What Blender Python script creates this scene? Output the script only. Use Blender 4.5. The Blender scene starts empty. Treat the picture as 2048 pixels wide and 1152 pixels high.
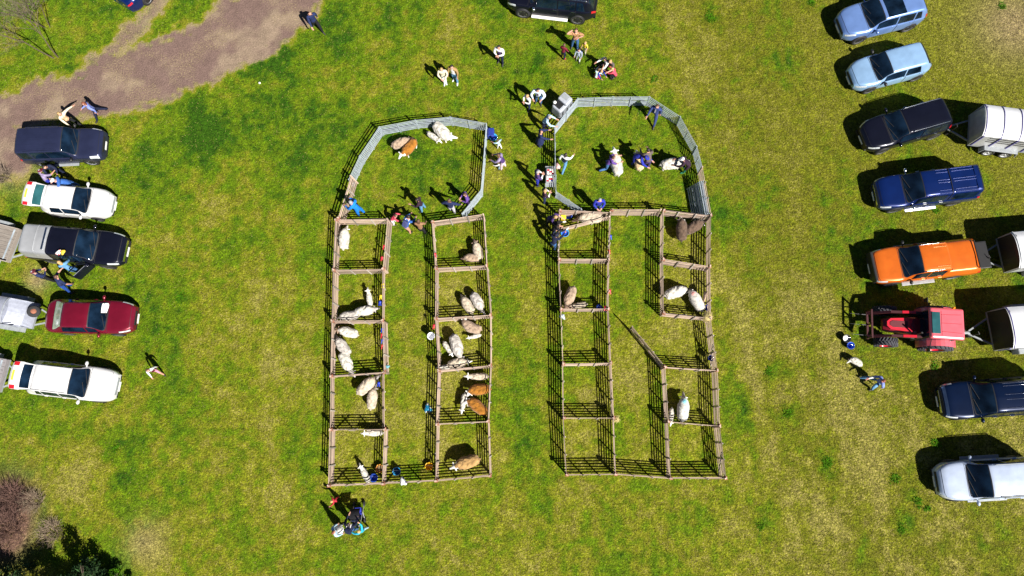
import bpy, bmesh, math, random
import numpy as np
from mathutils import Vector, Matrix, Euler

random.seed(7)
rng = np.random.RandomState(11)
S = bpy.context.scene
C = S.collection
R = math.radians

# ------------------------------------------------------------------ camera
F = 1365.0; CAMH = 33.4; NX, NY = 1080.0, 850.0
_d = np.array([(NX - 1024) / F, -(NY - 576) / F, -1.0]); _d /= np.linalg.norm(_d)
_Z = -_d; _Y = np.array([0, 1.0, 0]); _Y -= _Y.dot(_Z) * _Z; _Y /= np.linalg.norm(_Y); _X = np.cross(_Y, _Z)
CAMR = np.stack([_X, _Y, _Z])
cam = bpy.data.cameras.new('camera'); cam.lens = F / 2048 * 36; cam.sensor_width = 36
cam.clip_start = 0.5; cam.clip_end = 3000
camo = bpy.data.objects.new('camera', cam); C.objects.link(camo)
M4 = Matrix([list(CAMR[0]) + [0], list(CAMR[1]) + [0], list(CAMR[2]) + [CAMH], [0, 0, 0, 1]])
camo.matrix_world = M4
S.camera = camo

def G(px, py, z=0.0):
    """survey helper: photo pixel -> the point of the field at height z under it"""
    v = np.array([(px - 1024) / F, -(py - 576) / F, -1.0]); w = CAMR @ v
    t = (z - CAMH) / w[2]
    p = np.array([0, 0, CAMH]) + t * w
    return Vector((float(p[0]), float(p[1]), float(z)))

# ------------------------------------------------------------------ light
SUN_EL = 45.0
trav = Vector((-0.69, 0.72, -1.0)).normalized()
W = bpy.data.worlds.new('World'); S.world = W; W.use_nodes = True
wn = W.node_tree
bg = wn.nodes['Background']; bg.inputs[1].default_value = 0.05
sky = wn.nodes.new('ShaderNodeTexSky'); sky.sky_type = 'NISHITA'; sky.sun_disc = False
sky.air_density = 0.35; sky.dust_density = 0.1; sky.sun_elevation = R(SUN_EL); sky.sun_rotation = R(136)
wn.links.new(sky.outputs[0], bg.inputs[0])
sl = bpy.data.lights.new('sun', 'SUN'); sl.energy = 5.0; sl.angle = R(0.5); sl.color = (1, 0.95, 0.86)
so = bpy.data.objects.new('sun', sl); C.objects.link(so)
so.rotation_euler = trav.to_track_quat('-Z', 'Y').to_euler(); so.location = (20, -20, 40)
S.view_settings.view_transform = 'Standard'; S.view_settings.look = 'None'
S.view_settings.exposure = 1.05; S.view_settings.gamma = 1
S.render.engine = 'CYCLES'

# ------------------------------------------------------------------ materials
MATS = {}
def mat(name, col, rough=0.7, metal=0.0, coat=0.0, var=0.15, vscale=6.0, bump=0.0, bscale=40.0, spec=0.5, sheen=0.0):
    if name in MATS: return MATS[name]
    m = bpy.data.materials.new(name); m.use_nodes = True
    nt = m.node_tree; b = nt.nodes['Principled BSDF']
    b.inputs['Roughness'].default_value = rough; b.inputs['Metallic'].default_value = metal
    b.inputs['Coat Weight'].default_value = coat; b.inputs['Coat Roughness'].default_value = 0.06
    b.inputs['Specular IOR Level'].default_value = spec
    if sheen: b.inputs['Sheen Weight'].default_value = sheen
    tc = nt.nodes.new('ShaderNodeTexCoord')
    n = nt.nodes.new('ShaderNodeTexNoise'); n.inputs['Scale'].default_value = vscale; n.inputs['Detail'].default_value = 5
    nt.links.new(tc.outputs['Object'], n.inputs['Vector'])
    cr = nt.nodes.new('ShaderNodeValToRGB')
    a = [c * (1 - var) for c in col]; z = [min(1, c * (1 + var)) for c in col]
    cr.color_ramp.elements[0].position = 0.3; cr.color_ramp.elements[0].color = (*a, 1)
    cr.color_ramp.elements[1].position = 0.7; cr.color_ramp.elements[1].color = (*z, 1)
    nt.links.new(n.outputs['Fac'], cr.inputs['Fac']); nt.links.new(cr.outputs['Color'], b.inputs['Base Color'])
    if bump:
        n2 = nt.nodes.new('ShaderNodeTexNoise'); n2.inputs['Scale'].default_value = bscale; n2.inputs['Detail'].default_value = 3
        nt.links.new(tc.outputs['Object'], n2.inputs['Vector'])
        bp = nt.nodes.new('ShaderNodeBump'); bp.inputs['Strength'].default_value = bump; bp.inputs['Distance'].default_value = 0.02
        nt.links.new(n2.outputs['Fac'], bp.inputs['Height']); nt.links.new(bp.outputs['Normal'], b.inputs['Normal'])
    MATS[name] = m
    return m

def paint(name, col, metal=0.25, rough=0.28):
    return mat('paint_' + name, col, rough, metal, 0.25 if max(col) < .1 else .6, 0.13, 1.6, spec=.25 if max(col) < .1 else .5)
def cloth(name, col):
    return mat('cloth_' + name, col, 0.85, 0, 0, 0.25, 9, 0.8, 16, 0.25)

GLASS = mat('dark_glass', (0.004, 0.011, 0.024), 0.05, 0.0, 0.0, 0.8, 1.6, spec=0.5)  # broad colour noise stands in for reflections and interiors showing in the panes
TGLASS = mat('teal_glass', (0.02, 0.08, 0.09), 0.05, 0.0, 0.0, 0.3, 2.0, spec=0.5)
RUBBER = mat('rubber', (0.016, 0.016, 0.018), 0.85, bump=0.3)
BLACK = mat('black_plastic', (0.012, 0.012, 0.014), 0.5)
ALLOY = mat('alloy', (0.45, 0.45, 0.47), 0.32, 0.8)
CHROME = mat('chrome', (0.75, 0.77, 0.8), 0.15, 1.0)
GREYPL = mat('grey_plastic', (0.24, 0.26, 0.28), 0.5)
LAMP = mat('lamp_glass', (0.62, 0.66, 0.68), 0.12, 0.3, 0.8, 0.3, 14)
TAIL = mat('tail_red', (0.42, 0.012, 0.02), 0.2, 0, 0.8)
PLATEW = mat('plate_white', (0.75, 0.75, 0.72), 0.4)
PLATEY = mat('plate_yellow', (0.72, 0.55, 0.04), 0.4)
GALV = mat('galvanised', (0.35, 0.405, 0.46), 0.5, 0.2, 0, 0.25, 4)
ALU = mat('aluminium', (0.48, 0.49, 0.50), 0.42, 0.35, 0, 0.15, 3)
ROOFW = mat('trailer_white', (0.56, 0.57, 0.60), 0.4, 0, 0.1, 0.08, 3)
RUST = mat('rust', (0.26, 0.10, 0.06), 0.9, bump=0.4)
BRIGHTRED = mat('red_ribbon', (0.55, 0.02, 0.04), 0.6)
STRAW = mat('straw', (0.42, 0.34, 0.14), 0.9, bump=0.8)
SKIN = mat('skin', (0.46, 0.24, 0.17), 0.6, var=0.08)
SKIN2 = mat('skin_sunburnt', (0.50, 0.22, 0.17), 0.6, var=0.08)

def wood_mat(name, col):
    if name in MATS: return MATS[name]
    m = bpy.data.materials.new(name); m.use_nodes = True
    nt = m.node_tree; b = nt.nodes['Principled BSDF']; b.inputs['Roughness'].default_value = 0.85
    tc = nt.nodes.new('ShaderNodeTexCoord'); mp = nt.nodes.new('ShaderNodeMapping')
    mp.inputs['Scale'].default_value = (1.2, 22, 22)
    nt.links.new(tc.outputs['Object'], mp.inputs['Vector'])
    n = nt.nodes.new('ShaderNodeTexNoise'); n.inputs['Scale'].default_value = 2.2; n.inputs['Detail'].default_value = 6
    nt.links.new(mp.outputs[0], n.inputs['Vector'])
    oi = nt.nodes.new('ShaderNodeObjectInfo')
    cr = nt.nodes.new('ShaderNodeValToRGB'); cr.color_ramp.elements[0].position = 0.25; cr.color_ramp.elements[1].position = 0.75
    cr.color_ramp.elements[0].color = (col[0] * .55, col[1] * .5, col[2] * .48, 1); cr.color_ramp.elements[1].color = (*[c * 1.2 for c in col], 1)
    hs = nt.nodes.new('ShaderNodeHueSaturation'); ma = nt.nodes.new('ShaderNodeMapRange')
    ma.inputs[3].default_value = 0.6; ma.inputs[4].default_value = 1.75
    nt.links.new(oi.outputs['Random'], ma.inputs[0]); nt.links.new(ma.outputs[0], hs.inputs['Value'])
    nt.links.new(n.outputs['Fac'], cr.inputs['Fac']); nt.links.new(cr.outputs['Color'], hs.inputs['Color'])
    nt.links.new(hs.outputs['Color'], b.inputs['Base Color'])
    bp = nt.nodes.new('ShaderNodeBump'); bp.inputs['Strength'].default_value = 0.3; bp.inputs['Distance'].default_value = 0.01
    nt.links.new(n.outputs['Fac'], bp.inputs['Height']); nt.links.new(bp.outputs['Normal'], b.inputs['Normal'])
    MATS[name] = m
    return m
WOOD = wood_mat('weathered_wood', (0.36, 0.275, 0.22))
WOODG = wood_mat('grey_wood', (0.30, 0.27, 0.24))

def attr_mat(name, rough=0.9, fine=None, bump=0.0, straw=None):
    """colour attribute 'tone' times fine noise"""
    m = bpy.data.materials.new(name); m.use_nodes = True
    nt = m.node_tree; b = nt.nodes['Principled BSDF']; b.inputs['Roughness'].default_value = rough
    b.inputs['Specular IOR Level'].default_value = 0.15
    at = nt.nodes.new('ShaderNodeAttribute'); at.attribute_name = 'tone'
    src = at.outputs['Color']
    if fine:
        geo = nt.nodes.new('ShaderNodeNewGeometry')
        if straw:      # dead stems lie in flecks a few centimetres across; alpha says how many
            fn = nt.nodes.new('ShaderNodeTexNoise'); fn.inputs['Scale'].default_value = 13; fn.inputs['Detail'].default_value = 5; fn.inputs['Roughness'].default_value = .7
            nt.links.new(geo.outputs['Position'], fn.inputs['Vector'])
            ad = nt.nodes.new('ShaderNodeMath'); ad.operation = 'MULTIPLY_ADD'; ad.inputs[1].default_value = .33; nt.links.new(at.outputs['Alpha'], ad.inputs[0]); nt.links.new(fn.outputs['Fac'], ad.inputs[2])
            ms = nt.nodes.new('ShaderNodeMapRange'); ms.inputs[1].default_value = .62; ms.inputs[2].default_value = .78; nt.links.new(ad.outputs[0], ms.inputs[0])
            m0 = nt.nodes.new('ShaderNodeMix'); m0.data_type = 'RGBA'; nt.links.new(ms.outputs[0], m0.inputs['Factor']); nt.links.new(src, m0.inputs['A']); m0.inputs['B'].default_value = (*straw, 1); src = m0.outputs['Result']
        for sc, lo, hi in fine:
            n = nt.nodes.new('ShaderNodeTexNoise'); n.inputs['Scale'].default_value = sc; n.inputs['Detail'].default_value = 4
            n.inputs['Roughness'].default_value = 0.65
            nt.links.new(geo.outputs['Position'], n.inputs['Vector'])
            mr = nt.nodes.new('ShaderNodeMapRange'); mr.inputs[1].default_value = 0.32; mr.inputs[2].default_value = 0.68
            mr.inputs[3].default_value = lo; mr.inputs[4].default_value = hi
            nt.links.new(n.outputs['Fac'], mr.inputs[0])
            mx = nt.nodes.new('ShaderNodeMix'); mx.data_type = 'RGBA'; mx.blend_type = 'MULTIPLY'
            mx.inputs['Factor'].default_value = 1.0
            nt.links.new(src, mx.inputs['A']); nt.links.new(mr.outputs[0], mx.inputs['B'])
            src = mx.outputs['Result']
        if bump:
            n2 = nt.nodes.new('ShaderNodeTexNoise'); n2.inputs['Scale'].default_value = 12; n2.inputs['Detail'].default_value = 5
            nt.links.new(geo.outputs['Position'], n2.inputs['Vector'])
            bp = nt.nodes.new('ShaderNodeBump'); bp.inputs['Strength'].default_value = bump; bp.inputs['Distance'].default_value = 0.08
            nt.links.new(n2.outputs['Fac'], bp.inputs['Height']); nt.links.new(bp.outputs['Normal'], b.inputs['Normal'])
    nt.links.new(src, b.inputs['Base Color'])
    return m

# ------------------------------------------------------------------ object helpers
def tag(o, label=None, cat=None, group=None, kind=None):
    if label: o['label'] = label
    if cat: o['category'] = cat
    if group: o['group'] = group
    if kind: o['kind'] = kind
    return o

def thing(name, label, cat, loc=(0, 0, 0), rotz=0.0, group=None):
    o = bpy.data.objects.new(name, None); C.objects.link(o)
    o.empty_display_size = 0.2
    o.location = loc; o.rotation_euler = (0, 0, rotz)
    return tag(o, label, cat, group)

class MB:
    """collects shapes into one mesh"""
    def __init__(s): s.v = []; s.f = []; s.m = []; s.sm = []
    def add(s, vs, fs, mi=0, smooth=False):
        o = len(s.v); s.v += [tuple(p) for p in vs]
        for f in fs: s.f.append(tuple(i + o for i in f)); s.m.append(mi); s.sm.append(smooth)
        return s
    def box(s, c, size, rot=None, mi=0, taper=1.0, bevel=0.0):
        x, y, z = [a / 2 for a in size]
        if bevel:
            bm = bmesh.new(); bmesh.ops.create_cube(bm, size=1)
            for v in bm.verts:
                t = taper if v.co.z > 0 else 1
                v.co = Vector((v.co.x * size[0] * t, v.co.y * size[1] * t, v.co.z * size[2]))
            bmesh.ops.bevel(bm, geom=bm.edges[:], offset=bevel, segments=2, affect='EDGES', profile=0.5)
            vs = [v.co.copy() for v in bm.verts]; fs = [[v.index for v in f.verts] for f in bm.faces]
            bm.verts.index_update(); fs = [[v.index for v in f.verts] for f in bm.faces]; bm.free()
        else:
            vs = [Vector((sx * x * (taper if sz > 0 else 1), sy * y * (taper if sz > 0 else 1), sz * z)) for sz in (-1, 1) for sy in (-1, 1) for sx in (-1, 1)]
            fs = [(0, 2, 3, 1), (4, 5, 7, 6), (0, 1, 5, 4), (2, 6, 7, 3), (0, 4, 6, 2), (1, 3, 7, 5)]
        if rot is not None:
            q = rot if isinstance(rot, Matrix) else Euler(rot).to_matrix()
            vs = [q @ v for v in vs]
        c = Vector(c)
        return s.add([v + c for v in vs], fs, mi)
    def bar(s, a, b, w, h=None, mi=0):
        a = Vector(a); b = Vector(b); d = b - a; L = d.length
        q = d.to_track_quat('X', 'Z').to_matrix()
        return s.box((a + b) / 2, (L, w, h or w), q, mi)
    def tube(s, a, b, r0, r1=None, n=8, mi=0, caps=True, smooth=True):
        a = Vector(a); b = Vector(b); r1 = r0 if r1 is None else r1
        d = (b - a)
        if d.length < 1e-6: return s
        q = d.to_track_quat('Z', 'Y').to_matrix()
        vs = []
        for P, r in ((a, r0), (b, r1)):
            for i in range(n):
                t = 2 * math.pi * i / n
                vs.append(P + q @ Vector((r * math.cos(t), r * math.sin(t), 0)))
        fs = [(i, (i + 1) % n, n + (i + 1) % n, n + i) for i in range(n)]
        s.add(vs, fs, mi, smooth)
        if caps: s.add(vs[:n], [tuple(range(n - 1, -1, -1))], mi); s.add(vs[n:], [tuple(range(n))], mi)
        return s
    def path(s, pts, r, n=6, mi=0):
        for a, b in zip(pts[:-1], pts[1:]): s.tube(a, b, r, r, n, mi)
        return s
    def lathe(s, prof, n=20, c=(0, 0, 0), axis='Z', mi=0, smooth=True):
        """prof: list of (r, h)"""
        c = Vector(c); vs = []
        for r, h in prof:
            for i in range(n):
                t = 2 * math.pi * i / n
                if axis == 'Z': p = Vector((r * math.cos(t), r * math.sin(t), h))
                else: p = Vector((r * math.cos(t), h, r * math.sin(t)))
                vs.append(c + p)
        fs = []
        for k in range(len(prof) - 1):
            for i in range(n):
                j = (i + 1) % n
                fs.append((k * n + i, k * n + j, (k + 1) * n + j, (k + 1) * n + i))
        return s.add(vs, fs, mi, smooth)
    def ell(s, c, r, rot=None, nu=12, nv=8, mi=0):
        c = Vector(c); vs = []; fs = []
        q = None if rot is None else (rot if isinstance(rot, Matrix) else Euler(rot).to_matrix())
        for j in range(nv + 1):
            ph = math.pi * j / nv
            for i in range(nu):
                t = 2 * math.pi * i / nu
                p = Vector((r[0] * math.sin(ph) * math.cos(t), r[1] * math.sin(ph) * math.sin(t), r[2] * math.cos(ph)))
                vs.append(c + (q @ p if q else p))
        for j in range(nv):
            for i in range(nu):
                k = (i + 1) % nu
                fs.append((j * nu + i, (j + 1) * nu + i, (j + 1) * nu + k, j * nu + k))
        return s.add(vs, fs, mi, True)
    def prism(s, poly, z0, z1, mi=0, axis='Z'):
        n = len(poly)
        if axis == 'Z': vs = [(x, y, z0) for x, y in poly] + [(x, y, z1) for x, y in poly]
        else: vs = [(x, z0, z) for x, z in poly] + [(x, z1, z) for x, z in poly]
        fs = [tuple(range(n - 1, -1, -1)), tuple(range(n, 2 * n))] + [(i, (i + 1) % n, n + (i + 1) % n, n + i) for i in range(n)]
        return s.add(vs, fs, mi)
    def mesh(s, name, mats):
        me = bpy.data.meshes.new(name); me.from_pydata(s.v, [], s.f)
        for m in (mats if isinstance(mats, (list, tuple)) else [mats]): me.materials.append(m)
        me.polygons.foreach_set('material_index', s.m); me.polygons.foreach_set('use_smooth', s.sm)
        bm = bmesh.new(); bm.from_mesh(me); bmesh.ops.recalc_face_normals(bm, faces=bm.faces[:]); bm.to_mesh(me); bm.free()
        me.update(); return me
    def build(s, name, mats, parent=None, loc=(0, 0, 0), rot=(0, 0, 0)):
        return put(name, s.mesh(name, mats), parent, loc, rot)

def put(name, me, parent=None, loc=(0, 0, 0), rot=(0, 0, 0)):
    o = bpy.data.objects.new(name, me); C.objects.link(o)
    if parent: o.parent = parent
    o.location = loc; o.rotation_euler = rot
    return o

# ------------------------------------------------------------------ noise fields
_lat = rng.rand(8, 256, 256)
def vnoise(x, y, sc, k=0):
    x = np.asarray(x) / sc + 37.3 * k; y = np.asarray(y) / sc + 11.9 * k
    xi = np.floor(x).astype(int); yi = np.floor(y).astype(int); fx = x - xi; fy = y - yi
    fx = fx * fx * (3 - 2 * fx); fy = fy * fy * (3 - 2 * fy)
    L = _lat[k % 8]
    a = L[xi % 256, yi % 256]; b = L[(xi + 1) % 256, yi % 256]; c = L[xi % 256, (yi + 1) % 256]; d = L[(xi + 1) % 256, (yi + 1) % 256]
    return (a * (1 - fx) + b * fx) * (1 - fy) + (c * (1 - fx) + d * fx) * fy
def fbm(x, y, sc, k=0, o=4):
    t = 0; a = 1; n = 0
    for i in range(o): t = t + a * vnoise(x, y, sc / 2 ** i, k + i); n += a; a *= 0.55
    return t / n
def sstep(a, b, x):
    t = np.clip((x - a) / (b - a), 0, 1); return t * t * (3 - 2 * t)
def seg_dist(x, y, pts):
    d = np.full(np.shape(x), 1e9)
    for (ax, ay), (bx, by) in zip(pts[:-1], pts[1:]):
        vx, vy = bx - ax, by - ay; t = np.clip(((x - ax) * vx + (y - ay) * vy) / (vx * vx + vy * vy), 0, 1)
        d = np.minimum(d, np.hypot(x - ax - t * vx, y - ay - t * vy))
    return d
def inside(x, y, poly):
    r = np.zeros(np.shape(x), bool); n = len(poly)
    for i in range(n):
        x0, y0 = poly[i]; x1, y1 = poly[(i + 1) % n]
        if y0 == y1: continue
        c = ((y0 > y) != (y1 > y)) & (x < (x1 - x0) * (y - y0) / (y1 - y0) + x0); r ^= c
    return r
def PX(lst): return [tuple(G(a, b)[:2]) for a, b in lst]

TRACK = PX([(-300, 330), (-60, 305), (30, 262), (120, 238), (205, 228), (330, 200), (440, 158), (520, 112), (580, 72), (622, 40), (680, -60), (780, -200),
            (560, -200), (480, -20), (410, 42), (300, 88), (205, 122), (110, 160), (0, 195), (-300, 230)])
BRANCH = PX([(190, 125), (235, 95), (275, 60), (310, 20), (350, -40), (400, -160)])
LEFTBARE = PX([(-60, 225), (40, 240), (45, 300), (60, 345), (20, 345), (-100, 400)])
def track_mask(x, y):
    sd = seg_dist(x, y, TRACK + TRACK[:1]); sd = np.where(inside(x, y, TRACK), sd, -sd)
    sd2 = seg_dist(x, y, LEFTBARE + LEFTBARE[:1]); sd2 = np.where(inside(x, y, LEFTBARE), sd2, -sd2)
    sd = np.maximum(sd, sd2 * 0.7)
    n = (fbm(x, y, 1.3, 2) - 0.5) * 1.3 + (fbm(x, y, .35, 6, 3) - .5) * .9
    m = sstep(-0.35, 0.45, sd + n)
    b = 0.6 * sstep(0.9, 0.15, seg_dist(x, y, BRANCH) + n * 0.9)
    return np.maximum(m, b)
def gauss(x, y, px, py, r):
    p = G(px, py); return np.exp(-((x - p.x) ** 2 + (y - p.y) ** 2) / (r * r))
DRYS = [(130, 960, 1.6), (150, 1000, 1.4), (290, 1090, 1.7), (330, 1130, 1.5), (190, 930, 1.2), (60, 930, 1.0), (2030, 50, 2.6), (1990, 20, 1.8), (1960, 130, 1.1), (700, 150, 1.2), (740, 240, 1.0),
        (1420, 60, 1.6), (900, 30, 1.3), (440, 400, 1.5), (500, 560, 1.5), (330, 480, 1.2), (590, 740, 1.6), (1260, 770, .8), (1190, 900, .7), (1260, 920, .9), (1050, 640, 1.0), (1390, 140, 1.3),
        (1640, 1050, 1.6), (1720, 930, 1.5), (1760, 820, 1.5), (1600, 640, 1.2), (180, 40, 1.0), (120, 60, 1.4), (1850, 1100, 1.6), (30, 560, 1.0), (75, 560, 0.7), (1130, 245, 0.6), (540, 980, 1.5), (820, 1090, 1.4), (1200, 215, .8)]
LUSH = [(360, 600, .8), (345, 640, .8), (1420, 32, .6), (1075, 120, .5), (1055, 145, .5), (1300, 158, .35), (1290, 60, .6), (1545, 745, .5), (1580, 825, .5), (1655, 940, .8), (1660, 880, .5), (560, 130, 1.8), (700, 90, 1.5), (600, 250, 2.2),
        (420, 260, 1.5), (330, 330, 1.5), (240, 900, .9), (330, 1000, 1), (30, 400, .9), (230, 1140, .8), (1450, 430, 1.2), (820, 520, 1.2), (800, 620, .8), (640, 500, .8), (1000, 180, .7), (1520, 1050, .7), (1260, 470, .6)]
STRIPES = [([(1440, -20), (1490, 200), (1545, 420), (1600, 640), (1625, 900), (1640, 1200)], .35), ([(1500, -20), (1540, 200), (1590, 420), (1650, 640), (1690, 900), (1700, 1200)], .35),
           ([(245, 475), (300, 445), (365, 408)], .10), ([(1390, 480), (1480, 620), (1530, 900)], .4), ([(60, 880), (130, 960), (250, 1080), (380, 1200)], .5)]
PENS = [PX(l) for l in ([(672, 445), (770, 445), (765, 965), (660, 970)], [(866, 445), (968, 435), (978, 950), (872, 960)], [(1122, 430), (1218, 430), (1228, 948), (1132, 950)], [(1328, 425), (1420, 435), (1448, 955), (1340, 955)])]
def field(x, y):
    n1 = fbm(x, y, 5.0, 0); n2 = fbm(x, y, 1.1, 3); n3 = fbm(x, y, 0.3, 5, 3)
    right = sstep(4, 20, x + 0.15 * y)
    dry = 0.62 * (n1 - 0.5) * 2 + 0.62 * (n2 - 0.5) * 2 + 0.75 * (n3 - 0.5) * 2 + 0.10 + 0.24 * right - 0.16 * sstep(4, 14, y) * (1 - right) + 0.10 * sstep(3, -5, y)
    for a, b, r in DRYS: dry = dry + 0.40 * gauss(x, y, a, b, r)
    for a, b, r in LUSH: dry = dry - 0.45 * gauss(x, y, a, b, r)
    for pl, w in STRIPES: dry = dry + 0.22 * np.exp(-(seg_dist(x, y, PX(pl)) / w) ** 2)
    for pl in PENS: dry = dry + .26 * inside(x, y, pl)
    sx_, sy_ = x * .985 + y * .17, y * .985 - x * .17
    dry = dry + (.35 + .35 * right) * (fbm(sx_, sy_ * .10, .9, 1, 3) - .5) * 2
    tmk = track_mask(x, y); dry = dry + 0.9 * np.exp(-((tmk - 0.25) / 0.25) ** 2) * (tmk > 0.03)
    def mix(a, b, t): return a * (1 - t[..., None]) + b * t[..., None]
    deep = np.array([0.024, 0.072, 0.0012]); lush = np.array([0.078, 0.134, 0.0015]); yg = np.array([0.142, 0.151, 0.0065]); olv = np.array([0.098, 0.102, 0.0050])
    c = mix(np.broadcast_to(deep, dry.shape + (3,)), np.broadcast_to(lush, dry.shape + (3,)), sstep(-0.80, -0.25, dry))
    c = mix(c, yg, sstep(-0.25, 0.45, dry)); c = mix(c, olv, sstep(0.1, .6, right) * .62 * sstep(-.5, .1, dry))
    st = np.clip(0.045 + 0.62 * sstep(-0.10, 1.10, dry) * (1 - .55 * right * sstep(2, 12, y)) + .03 * right, 0, .8)
    pk = (gauss(x, y, 2030, 50, 2.0) + gauss(x, y, 290, 1085, .9) * .7 + gauss(x, y, 30, 330, 1.2) + gauss(x, y, 75, 560, .6))
    c = mix(c, np.array([0.13, 0.072, 0.055]), np.clip((gauss(x, y, 12, 1005, 1.3) + gauss(x, y, 8, 1070, 1.5)) * 1.2, 0, .95))
    c = mix(c, np.array([0.26, 0.185, 0.115]), np.clip(pk * 0.7, 0, .8))
    return c, st, tmk

def colour_mesh(me, cols, alpha=None):
    a = me.color_attributes.new('tone', 'FLOAT_COLOR', 'POINT')
    d = np.ones((len(me.vertices), 4), np.float32); d[:, :3] = cols
    if alpha is not None: d[:, 3] = alpha
    a.data.foreach_set('color', d.ravel())

def grid_mesh(name, xs, ys, z, keep=None):
    nx, ny = len(xs), len(ys); X, Y = np.meshgrid(xs, ys, indexing='ij')
    Z = z(X, Y) if callable(z) else np.full(X.shape, z)
    V = np.stack([X, Y, Z], -1).reshape(-1, 3)
    i = np.arange(nx * ny).reshape(nx, ny)
    F_ = np.stack([i[:-1, :-1], i[1:, :-1], i[1:, 1:], i[:-1, 1:]], -1).reshape(-1, 4)
    if keep is not None:
        k = keep(X, Y).reshape(-1); F_ = F_[k[F_].any(1)]
        used = np.unique(F_); rm = np.full(len(V), -1); rm[used] = np.arange(len(used)); V = V[used]; F_ = rm[F_]
    me = bpy.data.meshes.new(name)
    me.vertices.add(len(V)); me.vertices.foreach_set('co', V.astype(np.float32).ravel())
    me.loops.add(F_.size); me.loops.foreach_set('vertex_index', F_.astype(np.int32).ravel())
    me.polygons.add(len(F_)); me.polygons.foreach_set('loop_start', np.arange(0, F_.size, 4, dtype=np.int32))
    me.update(calc_edges=True); me.validate()
    return me, V

X0, X1, Y0, Y1 = -36.0, 31.0, -13.0, 30.0
fx = np.arange(X0, X1, 0.14); fy = np.arange(Y0, Y1, 0.14)
gx = np.concatenate([np.linspace(-900, X0, 40)[:-1], fx, np.linspace(X1, 900, 40)]); gy = np.concatenate([np.linspace(-900, Y0, 40)[:-1], fy, np.linspace(Y1, 900, 40)])
GROUNDM = attr_mat('meadow_soil_and_turf', 0.95, [(1.6, 0.84, 1.16), (3.0, 0.66, 1.32), (8.0, 0.46, 1.48), (22.0, 0.45, 1.48)], 1.0, (.240, .208, .055))
me, V = grid_mesh('ground', gx, gy, 0.0)
colg, dryg, _ = field(V[:, 0], V[:, 1]); colour_mesh(me, colg, dryg)
me.materials.append(GROUNDM)
tag(put('ground', me), 'mown green and straw coloured meadow around the pens', 'ground', kind='structure')

# track of brown gravel
def track_col(x, y):
    n = fbm(x, y, 0.9, 1); n2 = fbm(x, y, 2.4, 6); n3 = fbm(x, y, .25, 4)
    a = np.array([0.142, 0.094, 0.080]); b = np.array([0.215, 0.160, 0.115]); g = np.array([0.15, 0.15, 0.04])
    t = sstep(0.48, 0.66, n * .5 + n2 * .5)[..., None]; c = a * (1 - t) + b * t
    c = c * (0.75 + 0.5 * n3[..., None])
    return c
tx = np.arange(-40, -9, 0.12); ty = np.arange(10, 31, 0.12)
me, V = grid_mesh('track', tx, ty, 0.004, lambda x, y: track_mask(x, y) > 0.12)
cg, st_, tm = field(V[:, 0], V[:, 1]); t = sstep(0.2, 0.75, tm + (fbm(V[:, 0], V[:, 1], .3, 7) - .5) * .5)[:, None]
tn_ = fbm(V[:, 0], V[:, 1], 1.7, 2)
colour_mesh(me, cg * (1 - t) + track_col(V[:, 0], V[:, 1]) * t, np.clip(np.maximum(.75 * np.exp(-((tm - .35) / .3) ** 2), .36 * sstep(.46, .62, tn_)) * sstep(.10, .34, tm) + .06, 0, .8))
me.materials.append(attr_mat('track_gravel', 0.95, [(14.0, 0.72, 1.25), (40.0, 0.62, 1.36)], 0.5, (.24, .185, .105)))
tag(put('track', me), 'brown gravel track curving across the top left corner', 'track', kind='structure')

# blades of grass
def grass():
    N = 330000
    x = rng.uniform(X0 + 1, X1 - 1, N); y = rng.uniform(Y0 + 1, Y1 - 1, N)
    c, dry, tm = field(x, y)
    keep = rng.rand(N) > tm * 1.25
    clump = fbm(x, y, 0.35, 4, 3)
    keep &= rng.rand(N) < 0.35 + 1.1 * sstep(0.35, 0.65, clump)
    x, y, c, dry = x[keep], y[keep], c[keep], dry[keep]; N = len(x)
    B = 4
    x = np.repeat(x, B); y = np.repeat(y, B); c = np.repeat(c, B, 0); dry = np.repeat(dry, B); M = N * B
    x = x + rng.normal(0, .025, M); y = y + rng.normal(0, .025, M)
    a = rng.uniform(0, 2 * np.pi, M); ln = rng.uniform(.035, .085, M) ; tilt = rng.uniform(.25, 1.25, M); w = rng.uniform(.005, .012, M)
    dx, dy = np.cos(a), np.sin(a)
    V = np.empty((M, 3, 3), np.float32)
    V[:, 0] = np.stack([x - dy * w, y + dx * w, np.zeros(M)], -1); V[:, 1] = np.stack([x + dy * w, y - dx * w, np.zeros(M)], -1)
    V[:, 2] = np.stack([x + dx * ln * np.sin(tilt), y + dy * ln * np.sin(tilt), ln * np.cos(tilt)], -1)
    me = bpy.data.meshes.new('grass')
    me.vertices.add(M * 3); me.vertices.foreach_set('co', V.ravel())
    me.loops.add(M * 3); me.loops.foreach_set('vertex_index', np.arange(M * 3, dtype=np.int32))
    me.polygons.add(M); me.polygons.foreach_set('loop_start', np.arange(0, M * 3, 3, dtype=np.int32))
    me.update(calc_edges=True)
    k = rng.uniform(.4, 2.0, (M, 1)); st = (rng.rand(M, 1) < .05 + .75 * dry[:, None])
    col = np.where(st, np.array([.28, .24, .075]) * rng.uniform(.7, 1.2, (M, 1)), c * k)
    colour_mesh(me, np.repeat(np.clip(col, 0, .6), 3, 0))
    me.materials.append(attr_mat('grass_blade', 0.7))
    tag(put('grass', me), 'short tufty grass covering the whole field', 'grass', kind='stuff')
grass()
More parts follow.
